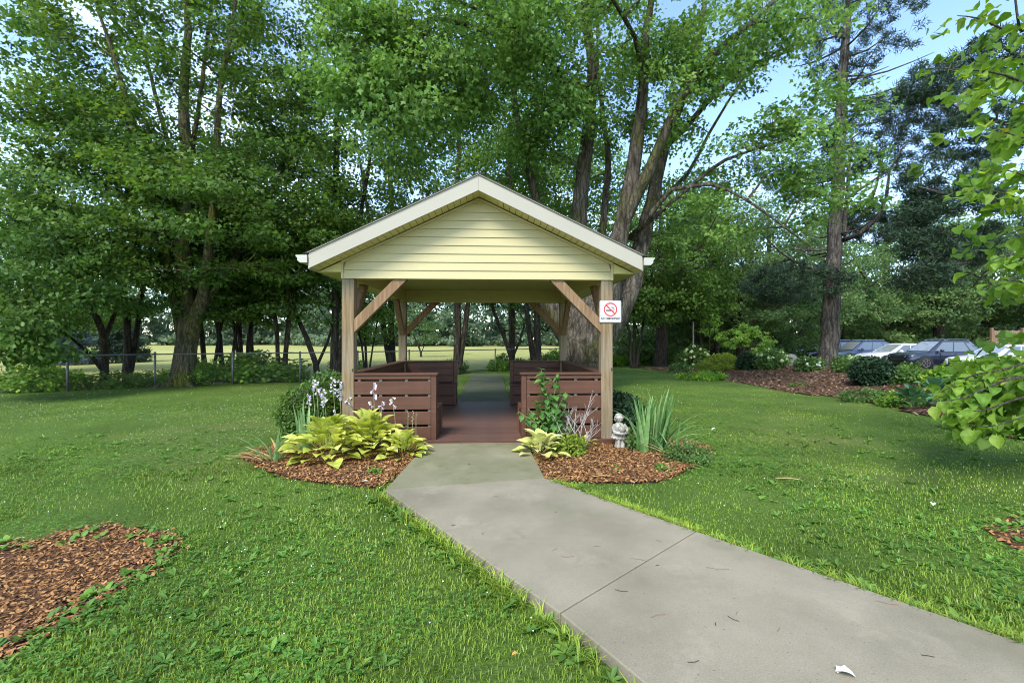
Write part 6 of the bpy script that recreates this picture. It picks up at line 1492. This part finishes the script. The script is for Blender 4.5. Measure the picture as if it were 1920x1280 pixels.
def mulchweeds():
    x, y = [], []
    c = sum(M1d, Vector()) / len(M1d)
    for k in range(46):
        p = M1d[g.integers(len(M1d))].lerp(c, g.uniform(-.05, .35)); x.append(p.x); y.append(p.y)
    for k in range(22):
        p = M4d[g.integers(len(M4d))].lerp(sum(M4d, Vector()) / len(M4d), g.uniform(0, .6)); x.append(p.x); y.append(p.y)
    x, y = np.array(x), np.array(y); n = len(x); k = 9; idx = np.repeat(np.arange(n), k); a = g.uniform(0, 6.28, n * k); el = g.uniform(.1, .9, n * k)
    P = np.stack([x[idx] + g.normal(0, .02, n * k), y[idx] + g.normal(0, .02, n * k), terrain(x[idx], y[idx]) + .015], 1); D = np.stack([np.cos(a) * np.cos(el), np.sin(a) * np.cos(el), np.sin(el)], 1); N = np.stack([-np.cos(a) * np.sin(el), -np.sin(a) * np.sin(el), np.cos(el)], 1)
    V, Fc = leaves(P, nrm(N), D, .05 * g.uniform(.5, 1.3, n * k), T_OVAL); tag(link('mulch_weeds', mesh_np('mulch_weeds', V, Fc, G['weed'], np.repeat(g.random(n * k), 6))), kind='stuff')
mulchweeds()
# tufts of longer grass hugging the slab edges
def edge_grass(n):
    X_, Y_ = [], []
    for (p, q, side) in ((pL1, pL2, 1), (pL2, pL3, 1), (pR1, pR2, -1), (pR2, pR3, -1)):
        d = q - p; nn_ = Vector((-d.y, d.x, 0)).normalized() * -side; u = g.random(n // 4); clump = vnoise(u * d.length * 6, u * 0, 1, 4); off = np.abs(g.normal(0, .035, n // 4)) + (.004 if side < 0 else .03); X_.append((p.x + d.x * u + nn_.x * off)[clump > .38]); Y_.append((p.y + d.y * u + nn_.y * off)[clump > .38])
    x, y = np.concatenate(X_), np.concatenate(Y_); m = free(x, y); x, y = x[m], y[m]; n = len(x); hh = g.uniform(.05, .13, n); a = g.uniform(0, 6.28, n); d = np.stack([np.cos(a), np.sin(a), np.zeros(n)], 1); s = np.stack([-np.sin(a), np.cos(a), np.zeros(n)], 1)
    b = np.stack([x, y, terrain(x, y) - .003], 1); w = g.uniform(.002, .005, n)[:, None]; up = np.array([0, 0, 1.]); mid = b + d * (hh * .25)[:, None] + up * (hh * .6)[:, None]; tip = b + d * (hh * .8)[:, None] + up * (hh * .75)[:, None]
    V = np.stack([b - s * w, b + s * w, mid - s * w * .8, mid + s * w * .8, tip], 1); q_ = (np.array([[0, 1, 3, 2]])[None] + (np.arange(n) * 5)[:, None, None]).reshape(-1, 4); t_ = (np.array([[2, 3, 4]])[None] + (np.arange(n) * 5)[:, None, None]).reshape(-1, 3)
    tag(link('edge_grass', mesh_np('edge_grass', V.reshape(-1, 3), [q_, t_], G['grass'], np.repeat(g.uniform(.45, .92, n), 5))), kind='stuff')
edge_grass(9000)
# clover flowers
M['clover_bloom'] = noisy('clover_bloom', (.26, .30, .16), (.40, .42, .27), 30, .8, 0)
def daisies(n, dull=False):
    x, y = scatter(n, 2.2, 15, .4); m = (vnoise(x, y, .7, 9) > .5) | ((x < -3.2) & (y > 5.5)); x, y = x[m], y[m]; n = len(x); s = .005 + .0006 * y; c = np.stack([x, y, terrain(x, y) + .045], 1)
    o8 = np.array([(1, 0, 0), (0, 1, 0), (-1, 0, 0), (0, -1, 0), (0, 0, 1), (0, 0, -1)]); V = c[:, None, :] + o8[None] * s[:, None, None] * .8; f = np.array([(0, 1, 4), (1, 2, 4), (2, 3, 4), (3, 0, 4), (1, 0, 5), (2, 1, 5), (3, 2, 5), (0, 3, 5)])[None] + (np.arange(n) * 6)[:, None, None]
    tag(link('clover_flowers', mesh_np('clover_flowers', V.reshape(-1, 3), f.reshape(-1, 3), M['clover_bloom' if dull else 'white_flower'])), kind='stuff')
daisies(520)
def clover_bloom(n):
    global scatter
    y = g.uniform(5.2, 10.5, n); x = -3.4 - g.random(n) * 9; m = free(x, y) & (y < fencey(x)) & (vnoise(x, y, .9, 12) > .47); return x[m], y[m]
_sc = scatter
scatter = lambda n, z0, z1, p: clover_bloom(n)
daisies(2600, True)
scatter = _sc
# ------------------------------------------------------------------ small litter
rl = random.Random(31)
def litter(px, py, lvl, L, az, name, label, mat, cat, curl=.5, w=.3, group=None):
    p = gp(px, py, lvl); n = 6; V, Fc = [], []
    for i in range(n + 1):
        t = i / n; ww = L * w * math.sin(pi * min(.985, t * .92 + .05)) * (1 + .3 * (i % 2)); zz = .004 + curl * L * .35 * (math.sin(t * 3.0) * .6)
        V += [(L * (t - .5), -ww, zz + ww * .5), (L * (t - .5), 0, zz), (L * (t - .5), ww, zz + ww * .35)]
    for i in range(n):
        for k in range(2): Fc.append((i * 3 + k, i * 3 + k + 1, (i + 1) * 3 + k + 1, (i + 1) * 3 + k))
    o = link(name, MB().add(V, Fc).mesh(name, M[mat] if mat in M else G[mat], True)); o.location = p; o.rotation_euler = (0, 0, az); return tag(o, label, cat, group)
M['leafwhite'] = noisy('silvery_leaf_back', (.50, .54, .47), (.66, .69, .62), 30, .6, 0)
litter(1585, 1265, PT, .07, -.5, 'fallen_leaf', 'pale silvery fallen leaf on the near end of the path', 'leafwhite', 'leaf', .9)
litter(1575, 1258, PT, .05, .6, 'fallen_leaf', 'smaller silvery leaf scrap touching the pale leaf on the near path', 'leafwhite', 'leaf', .7, .25)
litter(1480, 899, .05, .26, -.25, 'dead_leaf', 'long tan dead blade lying on the lawn right of the path', 'dry', 'leaf', .1, .07)
litter(1340, 806, .05, .12, .3, 'fallen_leaf', 'white curled leaves on the lawn right of the iris clump', 'leafwhite', 'leaf', .9, .2)
litter(1750, 946, .05, .06, .8, 'fallen_leaf', 'white scrap on the lawn towards the right edge', 'leafwhite', 'leaf', .9)
litter(1130, 894, .05, .26, .1, 'dead_leaf', 'pale dead blade lying on the right mulch', 'dry', 'leaf', .15, .06)
litter(685, 903, .05, .06, .3, 'fallen_leaf', 'pale fallen leaf on the left mulch', 'leafwhite', 'leaf', .4)
litter(1066, 858, .05, .06, .3, 'fallen_leaf', 'white scrap on the mulch below the bare twigs', 'leafwhite', 'leaf', .9)
M['orange_leaf'] = noisy('orange_dead_leaf', (.45, .20, .04), (.6, .3, .07), 30, .6, 0)
litter(966, 1228, .05, .033, .3, 'fallen_leaf', 'small orange dead leaf on the grass beside the near path', 'orange_leaf', 'leaf', .8)
litter(1372, 818, .05, .06, .3, 'fallen_leaf', 'orange brown dead leaf on the lawn right of the iris clump', 'orange_leaf', 'leaf', .8)
TW = 'pine needles and twigs on the path'
M['needle_dry'] = noisy('dry_pine_needle', (.14, .06, .03), (.24, .12, .06), 30, .8, 0)
M['twig_dark'] = noisy('dark_twig', (.03, .025, .02), (.08, .06, .05), 30, .9, 0)
tw_seen = []
for k, (px, py, L, az, m_) in enumerate(((1042, 960, .03, 1.2, 0), (1065, 1043, .10, .1, 1), (1040, 1030, .07, .9, 1), (1200, 1050, .14, -.4, 1), (1165, 1107, .09, -.3, 0), (1345, 1065, .17, -.2, 1), (1232, 1060, .03, .3, 0), (1235, 1155, .12, .3, 1), (1375, 1160, .07, -.9, 0), (1382, 1150, .05, .9, 1), (1342, 1170, .03, 1.1, 0), (1665, 1130, .13, -.4, 1), (1740, 1230, .06, -.3, 0), (1120, 1024, .06, .2, 1), (1235, 1014, .06, -1.0, 1), (850, 985, .04, .4, 0), (905, 1000, .03, 1.4, 0), (1215, 968, .10, .1, 1), (1110, 895, .05, .3, 0), (1460, 1180, .05, .8, 1), (1300, 1240, .07, .2, 0), (880, 870, .04, .5, 0), (930, 930, .05, .2, 1))):
    L *= .8; p = gp(px, py, PT); b = MB(); c_ = rl.uniform(-.2, .2) * L
    b.tube([(-L / 2, 0, .003), (0, c_, .004), (L / 2, 0, .003)], .0010 if m_ else .0019, 4); o = b.build('pine_needle' if m_ else 'twig', M['needle_dry'] if m_ else M['twig_dark']); o.location = p; o.rotation_euler = (0, 0, az)
    tw_seen.append((py, o, m_)); tag(o, 'x', 'pine needle' if m_ else 'twig', 'dry pine needles on the path' if m_ else 'dark twigs on the path')
for kind_ in (0, 1):
    for i_, (py_, o_) in enumerate(sorted([(a_, b_) for a_, b_, c_ in tw_seen if c_ == kind_], key=lambda q: -q[0])):
        o_['label'] = ('%s dry pine needle on the path counted away from the viewer' if kind_ else '%s dark twig on the path counted away from the viewer') % ORD[min(i_, 14)]
